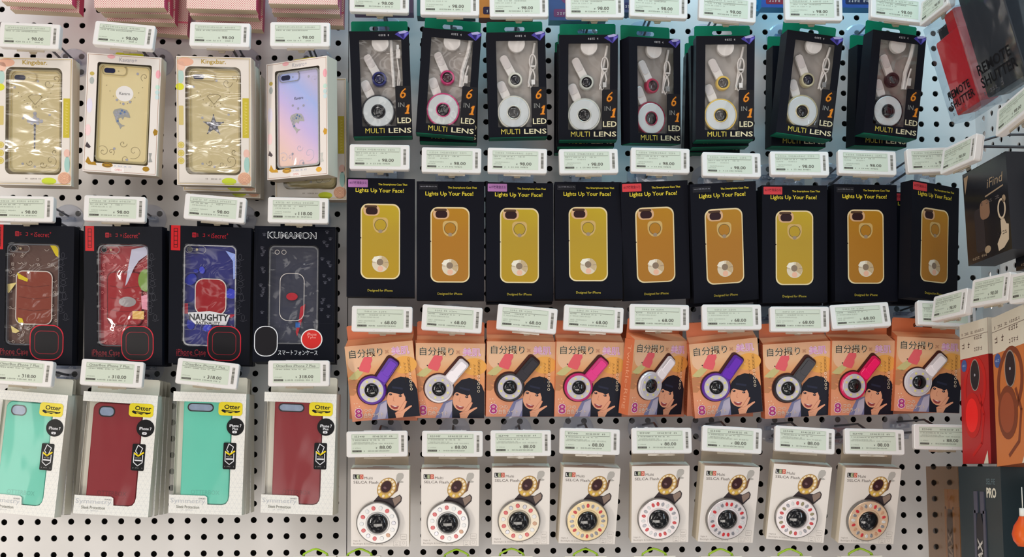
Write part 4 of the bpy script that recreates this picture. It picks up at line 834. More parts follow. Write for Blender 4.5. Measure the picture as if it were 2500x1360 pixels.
# ------------------------------------------------------------------ where every front item hangs: x, y, z in metres, yaw, pitch, roll in degrees
POSE = {
'tag': {'a1': (-0.4634, -0.165, 0.7715, -1.3, -0.1, 2.8), 'a2': (-0.3266, -0.165, 0.7737, 0.3, 4.9, 4.9), 'a3': (-0.1868, -0.165, 0.7755, 0.6, 3.9, 0.8), 'a4': (-0.0691, -0.165, 0.7768, 0.5, 2.4, -0.3), 'b1': (-0.4662, -0.165, 0.5135, -1.2, -0.6, 1.2), 'b2': (-0.335, -0.165, 0.5138, 1.5, 0, 1.4), 'b3': (-0.1905, -0.165, 0.5148, 1.9, 0.6, 4.1), 'b4': (-0.07, -0.165, 0.5121, 0.5, -1.5, 0.9), 'c1': (-0.4616, -0.165, 0.2754, -2.1, 1.7, 4.4), 'c2': (-0.3343, -0.165, 0.2735, 1.5, 2.7, 3.4), 'c3': (-0.1984, -0.165, 0.2726, 0.9, 1.5, 6.3), 'c4': (-0.0673, -0.165, 0.2724, 0.6, -1.4, 0.1), 't1': (0.0478, -0.165, 0.8303, 1.8, -2.3, 0.4), 't2': (0.1527, -0.165, 0.8266, 0.9, -0.4, 0.1), 't3': (0.2561, -0.165, 0.8251, 0.5, -0.5, -0.6), 't4': (0.3704, -0.165, 0.8255, 0.7, -1.7, -0.4), 't5': (0.4666, -0.165, 0.8262, 1.9, -0.2, 1.6), 't6': (0.5712, -0.165, 0.8223, 2.6, -0.1, 3.4), 't7': (0.7025, -0.165, 0.8236, 0.2, 0, 0.3), 't8': (0.8333, -0.165, 0.8244, 4.6, 1.3, 4.2), 'u1': (0.0487, -0.165, 0.5919, 0.2, -0.6, 0.5), 'u2': (0.1545, -0.165, 0.5876, 0.5, -0.3, 0.9), 'u3': (0.2519, -0.165, 0.5873, 0.4, -0.1, 1), 'u4': (0.358, -0.165, 0.587, 1.8, 1.6, -1.1), 'u5': (0.4649, -0.165, 0.5886, 0.3, 0.7, 1.2), 'u6': (0.5717, -0.165, 0.5825, 0.1, 4, 1.1), 'u7': (0.6745, -0.165, 0.5849, -1, 5, 0.7), 'u8': (0.7771, -0.165, 0.5867, 0.1, 4.6, 1.8), 'u9': (0.8819, -0.165, 0.5911, -0, 1.6, -2.5), 'v1': (0.0527, -0.165, 0.3512, 0.3, -2.8, 1.2), 'v2': (0.1546, -0.165, 0.3514, 0, -1.6, 3.8), 'v3': (0.2643, -0.165, 0.3511, 0.7, -0, 5.1), 'v4': (0.3622, -0.165, 0.3511, 0.9, 0.1, 3.5), 'v5': (0.4596, -0.165, 0.3536, 0.3, 1.6, 1.2), 'v6': (0.5671, -0.165, 0.3534, -0.1, 2.5, 0.1), 'v7': (0.6685, -0.165, 0.3502, -0.6, 2, 0.3), 'v8': (0.7595, -0.165, 0.3553, -1.1, 9, -3), 'v9': (0.8898, -0.165, 0.3578, -0.1, 6, 2.9), 'w1': (0.0458, -0.165, 0.1694, -0.1, -1, -0.5), 'w2': (0.1546, -0.165, 0.169, -0.2, -0.5, 0.6), 'w3': (0.2538, -0.165, 0.1693, 0.3, 0.4, 0.1), 'w4': (0.3543, -0.165, 0.1712, 0.5, 1.6, 2.1), 'w5': (0.4599, -0.165, 0.1718, 0.2, 3, 0.2), 'w6': (0.5634, -0.165, 0.1727, 0, 3.6, 3.7), 'w7': (0.6713, -0.165, 0.1717, -1.3, 5, 4.1), 'w8': (0.7749, -0.165, 0.1684, -1.2, 4.9, 1.7), 'w9': (0.8786, -0.165, 0.1743, -1.7, 2.5, 1.7)},
'A': {'1': (-0.4648, -0.138, 0.6519, -1, -4.9, 1.3), '3': (-0.2007, -0.138, 0.6533, -1.3, -9.1, 1.5)},
'A2': {'2': (-0.3365, -0.138, 0.6633, 0.2, -6.6, 3.5), '4': (-0.0777, -0.138, 0.658, -25.4, -4.8, 2.3)},
'B': {'1': (-0.4624, -0.135, 0.3931, -1, -4.9, 1.7), '2': (-0.3309, -0.135, 0.3911, -6.5, -7.2, 2.1), '3': (-0.2041, -0.135, 0.391, 0.8, -7.5, 1.7), '4': (-0.08, -0.135, 0.3936, 2.6, 0.1, 0.3)},
'C': {'1': (-0.4662, -0.135, 0.16, -5.4, 0.1, 5.3), '2': (-0.3367, -0.135, 0.1577, 1.5, -0.1, 3.8), '3': (-0.2042, -0.135, 0.158, -2.1, -2.8, 2.4), '4': (-0.0718, -0.135, 0.1569, -4.6, -3.8, 2.5)},
'D': {'1': (0.0481, -0.138, 0.7125, 2.9, -7.3, -2), '2': (0.1499, -0.138, 0.7151, 1.3, -8, 4.1), '3': (0.2535, -0.138, 0.7124, 1.1, -8.4, -1.6), '4': (0.3617, -0.138, 0.709, -3.1, -9.1, 0.5), '5': (0.464, -0.138, 0.7041, 20.7, -10.1, -5.5), '6': (0.5712, -0.138, 0.7097, -2.7, -7.5, 0.3), '7': (0.7019, -0.138, 0.7152, 4.1, -6.7, 5.8), '8': (0.8347, -0.138, 0.7165, 7.6, -7.3, 3.8)},
'E': {'1': (0.0482, -0.138, 0.4776, 2.6, -3.9, 0.2), '2': (0.152, -0.138, 0.4726, 0, -5.4, 0.3), '3': (0.2559, -0.138, 0.4716, 2.8, -4, -0), '4': (0.3593, -0.138, 0.4738, -0.3, -1.4, 0.1), '5': (0.4618, -0.138, 0.4728, -0.2, -9.4, -2.2), '6': (0.5631, -0.138, 0.4694, 4.3, -11.4, -4.3), '7': (0.6725, -0.138, 0.4684, 2.4, -5.4, -0.6), '8': (0.7818, -0.138, 0.4702, 6.2, -4.4, -1), '9': (0.888, -0.138, 0.4718, 24.5, -3.2, 0.7)},
'F': {'1': (0.0508, -0.138, 0.2624, -6, -8.8, -4.3), '2': (0.151, -0.138, 0.2627, 0.5, -12.8, 0.8), '3': (0.2555, -0.138, 0.2646, 4, -10.1, 0.3), '4': (0.3578, -0.138, 0.2638, 4.5, -11.5, 0.4), '5': (0.4613, -0.138, 0.2658, 29.3, -12.3, -1.9), '6': (0.563, -0.138, 0.265, -2.4, -10.4, -5.4), '7': (0.6712, -0.138, 0.2619, -0.2, -9.3, -3.2), '8': (0.7704, -0.138, 0.2646, 8.4, -7.8, -1), '9': (0.8706, -0.138, 0.2686, 2, -4.8, 2.4)},
'G': {'1': (0.0478, -0.138, 0.076, 0, -12.7, 1), '2': (0.1504, -0.138, 0.0756, -0.2, -13.3, 0.9), '3': (0.2543, -0.138, 0.0772, -0.3, -12.2, 0.4), '4': (0.3556, -0.138, 0.0766, 4.5, -14.1, 2), '5': (0.4609, -0.138, 0.0781, -0.6, -11.9, -0.2), '6': (0.5632, -0.138, 0.077, 5.3, -13.3, 2.2), '7': (0.6681, -0.138, 0.0777, -5.5, -13.5, 4.6), '8': (0.7748, -0.138, 0.0728, 1.8, -13.8, 1.9)},
'stag': {'s1': (0.8629, -0.2722, 0.5661, -85.3, 7.8, 2.8), 's2': (0.8629, -0.2281, 0.3608, -84.7, 9, 0.9), 's3': (0.8629, -0.3442, 0.3626, -86, 7.1, 3.3), 's4': (0.8629, -0.44, 0.3512, -88.8, 2.4, 18.1), 's5': (0.8629, -0.4204, 0.5782, -91.8, 8.4, -4.4), 's0': (0.8629, -0.2162, 0.809, -88.6, 4.4, 7.9)},
}
def put(o, k, n, back=0.0, dx=0, dz=0, dyaw=0, droll=0):
    x, y, z, yaw, pitch, roll = POSE[k][n]
    pose(o, x + dx, y + back, z + dz, yaw + dyaw, pitch, roll + droll); return o
def g(o, grp): o['group'] = grp; return o

# pegboard left: cream and white gift boxes
G = 'cream gift boxes with gold framed phone cases'
put(g(make_cross_box('cream gift box with a crystal cross on its case, cut by the left edge', 'cross'), G), 'A', '1')
st = put(g(make_cross_box('cream gift box with a gold rimmed clear case set with a crystal star', 'star'), G), 'A', '3')
for i, (bk, dr, lb) in enumerate(((.034, 0, 'cream gift box directly behind the crystal star box, only its right and lower edges showing'), (.068, .3, 'cream gift box rearmost behind the crystal star box, a thin strip showing at the right'))):
    put(copy_thing(st, lb), 'A', '3', back=bk, droll=dr)
c = copy_thing(st, 'cream gift box half hidden behind the turned iridescent dolphin box'); pose(c, -0.0665, -0.078, 0.647, -1, -5, 0.3)
put(g(make_dolphin_box('white gift box with a champagne gold case, round white sticker and a crystal dolphin'), G), 'A2', '2')
put(g(make_dolphin_box('white gift box turned to the left showing an iridescent blue and pink dolphin case', True), G), 'A2', '4')

# pegboard left: black boxes
G = 'black boxed phone cases in the middle row on the left'
bs = {}
for n, kind, lb in (('1', 'brown', 'black box with a brown patterned case and yellow shapes, cut by the left edge'), ('2', 'red', 'black box with a red patterned case and a red flag label'),
                    ('3', 'blue', 'black box with a dark blue case lettered NAUGHTY'), ('4', 'clear', 'black box with white outlined lettering, a clear case and a round red badge')):
    bs[n] = put(g(make_black_box(lb, kind), G), 'B', n)
for n, lb in (('1', 'black box hidden behind the brown patterned case box, its right side showing'), ('2', 'black box hidden behind the red patterned case box, its right side showing'), ('3', 'black box hidden behind the NAUGHTY case box, its right side showing'), ('4', 'black box behind the clear case box with a round red badge')):
    put(copy_thing(bs[n], lb, skip=('printed_artwork',)), 'B', n, back=.023)

# pegboard left: white boxes with coloured protective cases
G = 'white boxes with mint and red protective cases'
cs = {}
for n, col, plus, lb in (('1', 'mint', False, 'white box tilted to the right with a mint green case, cut by the left edge'), ('2', 'red', False, 'white box with a dark red case, between the two mint case boxes'),
                         ('3', 'mint', True, 'white box with a mint green case, hanging upright between the two red case boxes'), ('4', 'red', True, 'white box with a dark red case, right of the upright mint one')):
    cs[n] = put(g(make_case_box(lb, col, plus), G), 'C', n)
SK = ('printed_logo', 'printed_lettering', 'yellow_badge', 'round_badge', 'drop_rating_label')
rear = [('1', .024, .6, -3, 'white box right behind the tilted mint case box'), ('1', .05, .0, -4.5, 'white box rearmost behind the tilted mint case box'),
        ('2', .022, 1.2, -1.4, 'white box right behind the red case box that hangs between the mint ones'), ('2', .044, 1.5, -1.8, 'middle white box stacked behind the red case box between the mint ones'), ('2', .066, 2, -2.2, 'white box rearmost behind the red case box that hangs between the mint ones'),
        ('3', .022, 0, -.8, 'white box right behind the upright mint case box'), ('3', .046, 2, -2.2, 'white box rearmost behind the upright mint case box, leaning'), ('4', .022, 0, -.8, 'white box right behind the rightmost red case box')]
for n, bk, dz, dr, lb in rear: put(copy_thing(cs[n], lb, skip=SK), 'C', n, back=bk, droll=dr)

# pegboard right, top row: lens kits
G = 'black and green lens kit boxes'
ds = {}
for n, rim, lens, rr_, cab, lb in (('1', (28, 36, 110), (16, 22, 70), (34, 34, 42), 0, 'black and green lens kit box with a blue small lens and a dark ring lamp'), ('2', (196, 40, 110), (60, 20, 36), (206, 60, 120), 1, 'black and green lens kit box with a bright pink lens and ring lamp'),
                           ('3', (214, 212, 200), (20, 20, 30), (206, 202, 190), 2, 'lens kit box with pale silver rims, beside the pink one'), ('4', (196, 198, 190), (26, 26, 32), (206, 206, 196), 2, 'lens kit box with pale silver rims, left neighbour of the turned red one'),
                           ('5', (178, 26, 70), (50, 14, 26), (150, 24, 60), 2, 'lens kit box with dark red rims, turned to show its black left side'), ('6', (214, 176, 60), (40, 24, 18), (214, 178, 76), 2, 'black and green lens kit box with gold rims'),
                           ('7', (196, 184, 150), (20, 20, 40), (200, 186, 148), 2, 'leaning lens kit box with champagne rims, between the gold and the black one'), ('8', (26, 26, 30), (14, 14, 20), (24, 24, 28), 1, 'black and green lens kit box with black rims, rightmost in the row')):
    ds[n] = put(g(make_lens_kit(lb, rim, lens, rr_, cab), G), 'D', n)
for n, bk, dx, dr, lb in (('2', .034, .0, -3, 'black lens kit box behind the bright pink lens kit'), ('4', .034, 0, 0, 'lens kit box first behind the silver one that is left of the turned red one'), ('4', .066, -.002, 0, 'lens kit box rearmost behind the silver one that is left of the turned red one'),
                      ('6', .034, 0, -1, 'lens kit box first behind the gold lens kit'), ('6', .066, -.003, 1, 'lens kit box rearmost behind the gold lens kit'), ('7', .05, .0, -6, 'lens kit box hanging straight behind the leaning champagne one'), ('8', .05, 0, -4, 'lens kit box hanging straight behind the black rimmed one')):
    put(copy_thing(ds[n], lb), 'D', n, back=bk, dx=dx, droll=dr)

# pegboard right, second row
G = 'black boxes with a gold phone case picture'
es = {}
for n, stk, size, tone, lb in (('1', 'purple', '5.5', 'yellow', 'black box with a gold case picture and purple sticker, leftmost of its row'), ('2', 'black', '5.5', 'amber', 'black box with a gold case picture, between the two boxes with purple stickers'), ('3', 'purple', '5.5', 'yellow', 'black box with a gold case picture and purple sticker, third in its row'),
                           ('4', 'black', '4.7', 'yellow', 'gold case picture box with black 4.7 sticker, left of the tilted red stickered box'), ('5', 'red', '4.7', 'amber', 'black box with a gold case picture and red sticker, fifth in its row and tilted'), ('6', 'black', '5.5', 'amber', 'black box with an amber case picture tilted left, between two red stickered boxes'),
                           ('7', 'red', '5.5', 'yellow', 'black box with a gold case picture and red sticker, hanging straight, seventh in its row'), ('8', 'black', '5.5', 'amber', 'gold case picture box with black sticker, second from the right in its row'), ('9', 'red', '5.5', 'amber', 'black box with a gold case picture and red sticker, rightmost and turned away')):
    es[n] = put(g(make_lights_box(lb, stk, size, tone), G), 'E', n)
for n, lb in (('3', 'black box behind the third box of the gold case picture row'), ('6', 'black box behind the tilted amber case picture box between the two red stickered ones'), ('7', 'black box behind the straight red stickered box, seventh in its row'), ('8', 'black box behind the second box from the right of the gold case picture row'), ('9', 'black box behind the turned rightmost box of the gold case picture row')):
    put(copy_thing(es[n], lb, skip=('case_picture',)), 'E', n, back=.05 if n == '9' else .028, dyaw=-POSE['E'][n][3]*.9)

put(es['5'], 'E', '5', dx=-.0012); put(es['6'], 'E', '6', back=-.006, dx=.001)
# pegboard right, third row
G = 'orange boxes with clip-on ring lamps'
fs = {}
PU, WHT, BK, MG = (82, 28, 150), (206, 200, 204), (34, 32, 38), (186, 16, 104)
for n, colr, lb in (('1', PU, 'orange ring lamp box with a purple clip, leftmost and tilted'), ('2', WHT, 'orange ring lamp box with a white clip, second from the left'), ('3', BK, 'orange ring lamp box with a black clip, left of a magenta one'), ('4', MG, 'orange ring lamp box with a magenta clip, left of the turned box'),
                    ('5', WHT, 'orange ring lamp box with a white clip turned to show its lettered side'), ('6', PU, 'orange ring lamp box with a purple clip, right of the turned box'), ('7', BK, 'orange ring lamp box with a black clip, right of a purple one'), ('8', (206, 20, 84), 'orange ring lamp box with a bright pink clip, second from the right'), ('9', WHT, 'orange ring lamp box with a white clip, rightmost')):
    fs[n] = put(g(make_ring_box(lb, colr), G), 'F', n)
for n, dr, lb in (('1', 6, 'orange box behind the leftmost purple ring lamp box'), ('5', 2, 'orange box behind the turned white ring lamp box'), ('6', 6, 'orange box behind the purple ring lamp box right of the turned one'), ('9', -4, 'orange box behind the rightmost white ring lamp box')):
    put(copy_thing(fs[n], lb, skip=('ring_lamp', 'printed_artwork')), 'F', n, back=.055 if n == '5' else .03, droll=dr, dyaw=-POSE['F'][n][3])

# pegboard right, bottom row
G = 'white boxes with round ring lamps'
SV, SG, GO, WT, RO = (196, 194, 192), (196, 186, 168), (226, 204, 160), (222, 214, 214), (222, 190, 160)
for n, body, ng, pat, st_, lb in (('1', SV, 14, 'rwrwswawrsrwrw', 105, 'white box with a silver ring lamp and seven red gems, leftmost'), ('2', SV, 14, 'rwrswarwrsrwrs', 95, 'white box with a silver ring lamp, second from the left'), ('3', SG, 14, 'rsrwawrwrsrwrs', 95, 'white box with a dull gold silver ring lamp, third from the left'),
                              ('4', GO, 20, 'rswrsswrss', 92, 'white box with a pale gold ring lamp'), ('5', WT, 20, 'rswrswrswr', 95, 'white box with a white ring lamp, hanging straight, right of the pale gold one'), ('6', WT, 20, 'rssrswrwsr', 80, 'white box with a white ring lamp leaning, left neighbour of the strongly leaning one'),
                              ('7', WT, 20, 'rosrosrosw', 92, 'white box with a white ring lamp and olive gems, second from the right'), ('8', RO, 20, 'rsarwsrasw', 70, 'white box with a rose gold ring lamp, rightmost')):
    put(g(make_selca_box(lb, body, ng, pat, st_), G), 'G', n)

# ------------------------------------------------------------------ price tags, one hook behind each
A_desc = ['crystal cross box', 'champagne dolphin box', 'crystal star box', 'iridescent dolphin box']
B_desc = ['brown patterned case box', 'red patterned case box', 'NAUGHTY case box', 'clear case box with round red badge']
C_desc = ['tilted mint case box', 'red case box between the mint ones', 'upright mint case box', 'rightmost red protective case box']
D_desc = ['blue lens kit', 'bright pink lens kit', 'pale silver lens kit beside the pink one', 'silver lens kit left of the turned red one', 'dark red lens kit', 'gold lens kit', 'leaning champagne lens kit', 'black rimmed lens kit']
E_desc = ['leftmost gold case picture box', 'gold case picture box between the purple stickers', 'third gold case picture box', 'gold case box with the 4.7 sticker', 'tilted red stickered case picture box', 'tilted amber case picture box', 'straight red stickered case picture box', 'case picture box second from the right', 'turned rightmost case picture box']
F_desc = ['leftmost purple ring lamp box', 'white ring lamp box second from the left', 'black ring lamp box left of the magenta one', 'magenta ring lamp box', 'turned white ring lamp box', 'purple ring lamp box right of the turned one', 'black ring lamp box right of the purple one', 'bright pink ring lamp box', 'rightmost orange ring lamp box']
G_desc = ['leftmost silver ring lamp box', 'silver ring lamp box second from the left', 'dull gold silver ring lamp box', 'pale gold ring lamp box', 'straight white ring lamp box', 'leaning white ring lamp box', 'white ring lamp box with olive gems', 'rose gold ring lamp box', 'empty spot beside the tall red box']
rowsT = [('a', A_desc, '98.00', None, 0, 'price tags above the cream gift boxes'), ('b', B_desc, '98.00', None, 1, 'price tags above the black cartoon case boxes'), ('c', C_desc, '318.00', 'OtterBox iPhone 7 Plus', 0, 'price tags above the protective case boxes'),
         ('t', D_desc, '98.00', None, 1, 'price tags above the lens kits'), ('u', E_desc, '98.00', None, 1, 'price tags above the gold case picture boxes'), ('v', F_desc, '68.00', None, 1, 'price tags above the orange ring lamp boxes'), ('w', G_desc, '88.00', None, 2, 'price tags above the white ring lamp boxes')]
hook0 = None
rnd = random.Random(4)
for row, desc, price, title, extra, grp in rowsT:
    proto = None
    for i, dsc in enumerate(desc):
        key = '%s%d' % (row, i + 1)
        if key not in POSE['tag']: continue
        pr = '118.00' if key == 'b4' else price
        lb = 'price tag reading %s above the %s' % (pr, dsc)
        if proto is None or key == 'b4': t = make_tag(pr, lb, title, extra, seed=ord(row)); proto = proto or t
        else: t = copy_thing(proto, lb)
        if key == 'b1': proto = t
        g(t, grp); put(t, 'tag', key)
        x, y, z = POSE['tag'][key][:3]
        hl = 'peg hook holding the %s' % dsc
        if hook0 is None: hook0 = make_hook(hl); h = hook0
        else: h = copy_thing(hook0, hl)
        h['group'] = 'peg hooks on the main board'; pose(h, x, 0, z + .0235, 0, 0, 0)
tag98 = [o for o in bpy.data.objects if o.get('label', '').startswith('price tag reading 98.00 above the leftmost gold case')][0]
for key, lb in (('s0', 'price tag facing sideways at the top edge'), ('s1', 'price tag facing sideways above the black tracker box'), ('s2', 'price tag facing sideways above the tall red box'), ('s3', 'price tag facing sideways above the tall orange box'),
                ('s4', 'price tag facing sideways cut by the right edge, low one'), ('s5', 'price tag facing sideways under the black remote shutter pack')):
    t = copy_thing(tag98, lb); g(t, 'price tags on the right side wall'); x, y, z, a_, b_, c_ = POSE['stag'][key]; pose(t, x, y, z, a_, b_, min(c_, 4))
    h = copy_thing(hook0, 'side wall peg hook at the price tag ' + lb.replace('price tag facing sideways ', '')); h['group'] = 'peg hooks on the side board'; pose(h, SX, y, z + .0235, -90, 0, 0)
# ------------------------------------------------------------------ top edge: dotted pink boxes seen from below
DOT = pattern_mat('dotted_card', (232, 214, 200), (190, 84, 96), 'dots', 300, .5, .05); DOTP = pattern_mat('dotted_card_pink', (226, 186, 184), (200, 84, 100), 'dots', 240, .5, .05)
TAN = mat('tan_card_end', (206, 184, 154), .55); PINK = mat('pink_side', (206, 70, 110), .45, var=.25, vscale=30); PINKF = mat('pink_front', (226, 120, 140), .45, var=.1, vscale=20)
def make_dotted(label):
    W, H, T = 104, 150, 18; t = thing('dotted_gift_box', label, 'boxed phone case', 'pink dotted boxes hanging at the top left')
    carton(W, H, T, DOT, PINK, bottom=TAN, hole=rr(-36, -H/2 + 22, 36, H/2 - 12, 6), depth=4, inner=TAN, floor=mat('pink_case', (224, 130, 150), .4)).build('carton', t)
    b = MB(); b.prism(rr(-34, -H/2 + 24, 34, H/2 - 14, 7), .5, 3.9, PINKF, ch=.8); b.build('phone_case', t)
    b = Art(0, 0, 104, 150, W, H); b.rect(0, 128, 104, 131, P('rose_band', 222, 110, 130), 0); b.build('printed_band', t)
    return t
d0 = None
for x, zb, y, yaw, roll, lb in ((-.464, .834, -.140, 0, 2, 'pink dotted box at the top left corner, front one'), (-.464, .835, -.110, 0, 2.5, 'pink dotted box at the top left corner, rear one'),
    (-.330, .828, -.140, 0, -.5, 'dotted box above the second price tag from the left, front one'), (-.328, .830, -.115, 0, .5, 'dotted box above the second price tag from the left, second in its stack'), (-.327, .829, -.088, 0, 1.5, 'dotted box above the second price tag from the left, third in its stack'), (-.318, .830, -.045, 3, 3, 'dotted box above the second price tag from the left, rearmost'),
    (-.191, .827, -.140, 0, 1, 'dotted box above the third price tag from the left, front one'), (-.193, .828, -.112, 0, 1.5, 'dotted box above the third price tag from the left, second in its stack'), (-.196, .831, -.065, 2, 2, 'dotted box above the third price tag from the left, rearmost'),
    (-.069, .836, -.140, 0, .5, 'dotted box above the fourth price tag from the left, front one'), (-.069, .835, -.110, 0, 1, 'dotted box above the fourth price tag from the left, second in its stack'), (-.068, .833, -.075, 2, 1, 'dotted box above the fourth price tag from the left, rearmost')):
    if d0 is None: d0 = make_dotted(lb); c = d0
    else: c = copy_thing(d0, lb)
    pose(c, x, y, zb + .075, yaw, -3, roll)
# coloured boxes behind the topmost price tags
def small_box(label, w, h, T, col, side, x, y, zb, yaw=0, band=None):
    t = thing('accessory_box', label, 'accessory box', 'coloured boxes behind the topmost price tags')
    m1 = mat('card_%d_%d_%d' % col, col, .4, var=.25, vscale=50); m2 = mat('card_%d_%d_%d' % side, side, .4)
    carton(w, h, T, m1, m2, bottom=m2).build('carton', t)
    a = Art(0, 0, 100, 100 * h / w, w, h); hh = 100 * h / w; c2 = P('pb_%d_%d_%d' % (band or (90, 60, 110)), *(band or (90, 60, 110)))
    a.rect(8, hh - 20, 92, hh - 6, c2, 0, 3); a.oval(50, hh - 42, 30, 18, c2, 0); a.scribble(14, 86, hh - 12, 5, P('pb_text', 190, 190, 190), 1, 9); a.build('printed_artwork', t)
    hang_tab(w * .6, h/2, h/2 + 14, T - .8, m2, slot_w=22, slot_h=5, slot_z=h/2 + 7).build('hang_tab', t)
    pose(t, x, y, zb + h * .0005, yaw, -3, 0); return t
for lb, w_, h_, col, sd, x, y, zb, bd in (('dark violet box behind the tag over the blue lens kit', 92, 110, (66, 50, 84), (90, 60, 110), .048, -.10, .842, (150, 60, 90)), ('teal green box behind the tag over the bright pink lens kit', 90, 110, (24, 96, 96), (16, 66, 70), .146, -.12, .828, (10, 50, 60)),
    ('orange and brown box behind the tag over the pale silver lens kit', 84, 110, (190, 116, 30), (140, 66, 20), .238, -.12, .826, (40, 30, 60)), ('navy blue box behind the tag left of the turned red lens kit tag', 90, 110, (30, 66, 120), (96, 170, 196), .352, -.09, .836, (110, 60, 100)),
    ('small navy box behind the tag over the dark red lens kit', 78, 110, (34, 54, 96), (70, 110, 150), .456, -.09, .850, (40, 40, 80)), ('sky blue box between the tags over the gold and champagne lens kits', 52, 90, (60, 170, 220), (50, 160, 214), .630, -.05, .872, (30, 120, 180)),
    ('deep blue box behind the tag over the champagne lens kit', 90, 90, (20, 70, 150), (40, 130, 190), .690, -.09, .860, (120, 40, 60)), ('deep blue box behind the tag over the black rimmed lens kit', 90, 90, (20, 66, 140), (40, 130, 190), .818, -.09, .861, (30, 40, 70))):
    small_box(lb, w_, h_, 22, col, sd, x, y, zb, 0, bd)

# ------------------------------------------------------------------ bottom edge: lime cords on white packs
LIME = mat('lime_cord', (158, 200, 40), .5, bump=.3, bscale=900); WP = mat('white_pack', (222, 220, 212), .5)
cord0 = None
for i, (x, z, ofs) in enumerate(((-.055, .0115, 0), (.010, .011, 1), (.153, .0085, 0), (.235, .009, 0), (.345, .0075, 0), (.448, .007, 0), (.548, .0055, 0), (.653, .0045, 0), (.760, .004, 0))):
    where = ['between the red case box and the seam', 'under the leftmost silver ring lamp box', 'beside the second silver ring lamp box', 'under the dull gold silver ring lamp box', 'under the pale gold ring lamp box', 'under the straight white ring lamp box', 'under the leaning white ring lamp box', 'under the white ring lamp box with olive gems', 'under the rose gold ring lamp box'][i]
    lb = 'white pack with lime cord, ' + where
    if cord0 is None:
        t = cord0 = thing('corded_pack', lb, 'pack', 'white packs with lime cords along the bottom edge')
        carton(62, 70, 16, WP, WP).build('carton', t)
        b = MB()
        for yy in (5, 7.5):
            pts = [(-19 + (yy - 5), yy, 33), (-17, yy, 38), (-12, yy, 41), (-4, yy, 44.5), (0, yy, 45.5), (4, yy, 44.5), (12, yy, 41), (17, yy, 38), (19 - (yy - 5), yy, 33)]; b.tube(pts, 1.5, LIME)
        b.build('cord_handle', t, smooth=True)
        c = t
    else: c = copy_thing(cord0, lb)
    pose(c, x + .006, -.125, z - .0405, 0, 3, 0)

# ------------------------------------------------------------------ right side wall goods (facing left)
CLR = clear('blister_clear', (240, 246, 250), gloss=.05, rough=.08, wave=.25, wscale=18, haze=.015)
def clear_pack(label, w, h, T, devcol, x, y, z, yaw, pitch, roll, grp):
    t = thing('remote_shutter_pack', label, 'boxed remote shutter', grp)
    b = MB(); b.prism(rr(-w/2, -h/2, w/2, h/2, 1.5), 0, T, CLR); b.build('clear_box', t)
    dm = mat('device_%d_%d_%d' % devcol, devcol, .35, spec=.6); bk = mat('device_black', (20, 21, 26), .35)
    b = MB(); b.prism(rr(-w/2 + 13, -h/2 + 8, w/2 - 1.5, h/2 - 30, 3), 3, T - 2, dm, ch=1.2); b.prism(rr(-w/2 + 3, h/2 - 66, -w/2 + 24, h/2 - 36, 8), 10, T - 10, dm, ch=2); d = b.build('shutter_device', t)
    b = MB(); b.prism(rr(-w/2 + 18, h/2 - 34, w/2 - 24, h/2 - 12, 2), 9, T - 9, bk, ch=1); b.prism(rr(w/2 - 30, -h/2 + 20, w/2 - 2, h/2 - 2, 2), 6, T - 2, dm if devcol[0] > 100 else bk, ch=1); b.build('device_head', d)
    b = MB(); b.dome(-2, h/2 - 44, 3, 8, 1.5, mat('button_white', (200, 200, 204), .3)); b.build('button', d, smooth=True)
    a = Art(0, 0, 100, 100*h/w, w, h); hh = 100*h/w; k = P('remote_black', 18, 18, 22)
    a.text('REMOTE', 14, hh*.70, 86, hh*.78, k, 1, bold=.02); a.text('SHUTTER', 14, hh*.80, 92, hh*.88, k, 1, bold=.02); a.scribble(14, 60, hh*.92, 6, P('remote_grey', 90, 90, 96), 1, 3); a.scribble(26, 76, hh*.12, 6, P('remote_grey', 90, 90, 96), 1, 7); a.build('printed_lettering', t)
    pose(t, x, y, z, yaw, pitch, roll); return t
clear_pack('clear pack with a red remote shutter on the right side wall', 74, 152, 34, (206, 26, 38), .888, -.212, .716, -83, -14, -3, 'remote shutter packs')
clear_pack('clear pack with a black remote shutter at the upper right, beside the red one', 96, 184, 38, (34, 36, 44), .872, -.340, .716, -82, -14, -2.5, 'remote shutter packs')
clear_pack('clear pack with a black remote shutter cut by the upper right corner', 96, 170, 34, (30, 32, 36), .900, -.452, .735, -84, -10, -2.5, 'remote shutter packs')

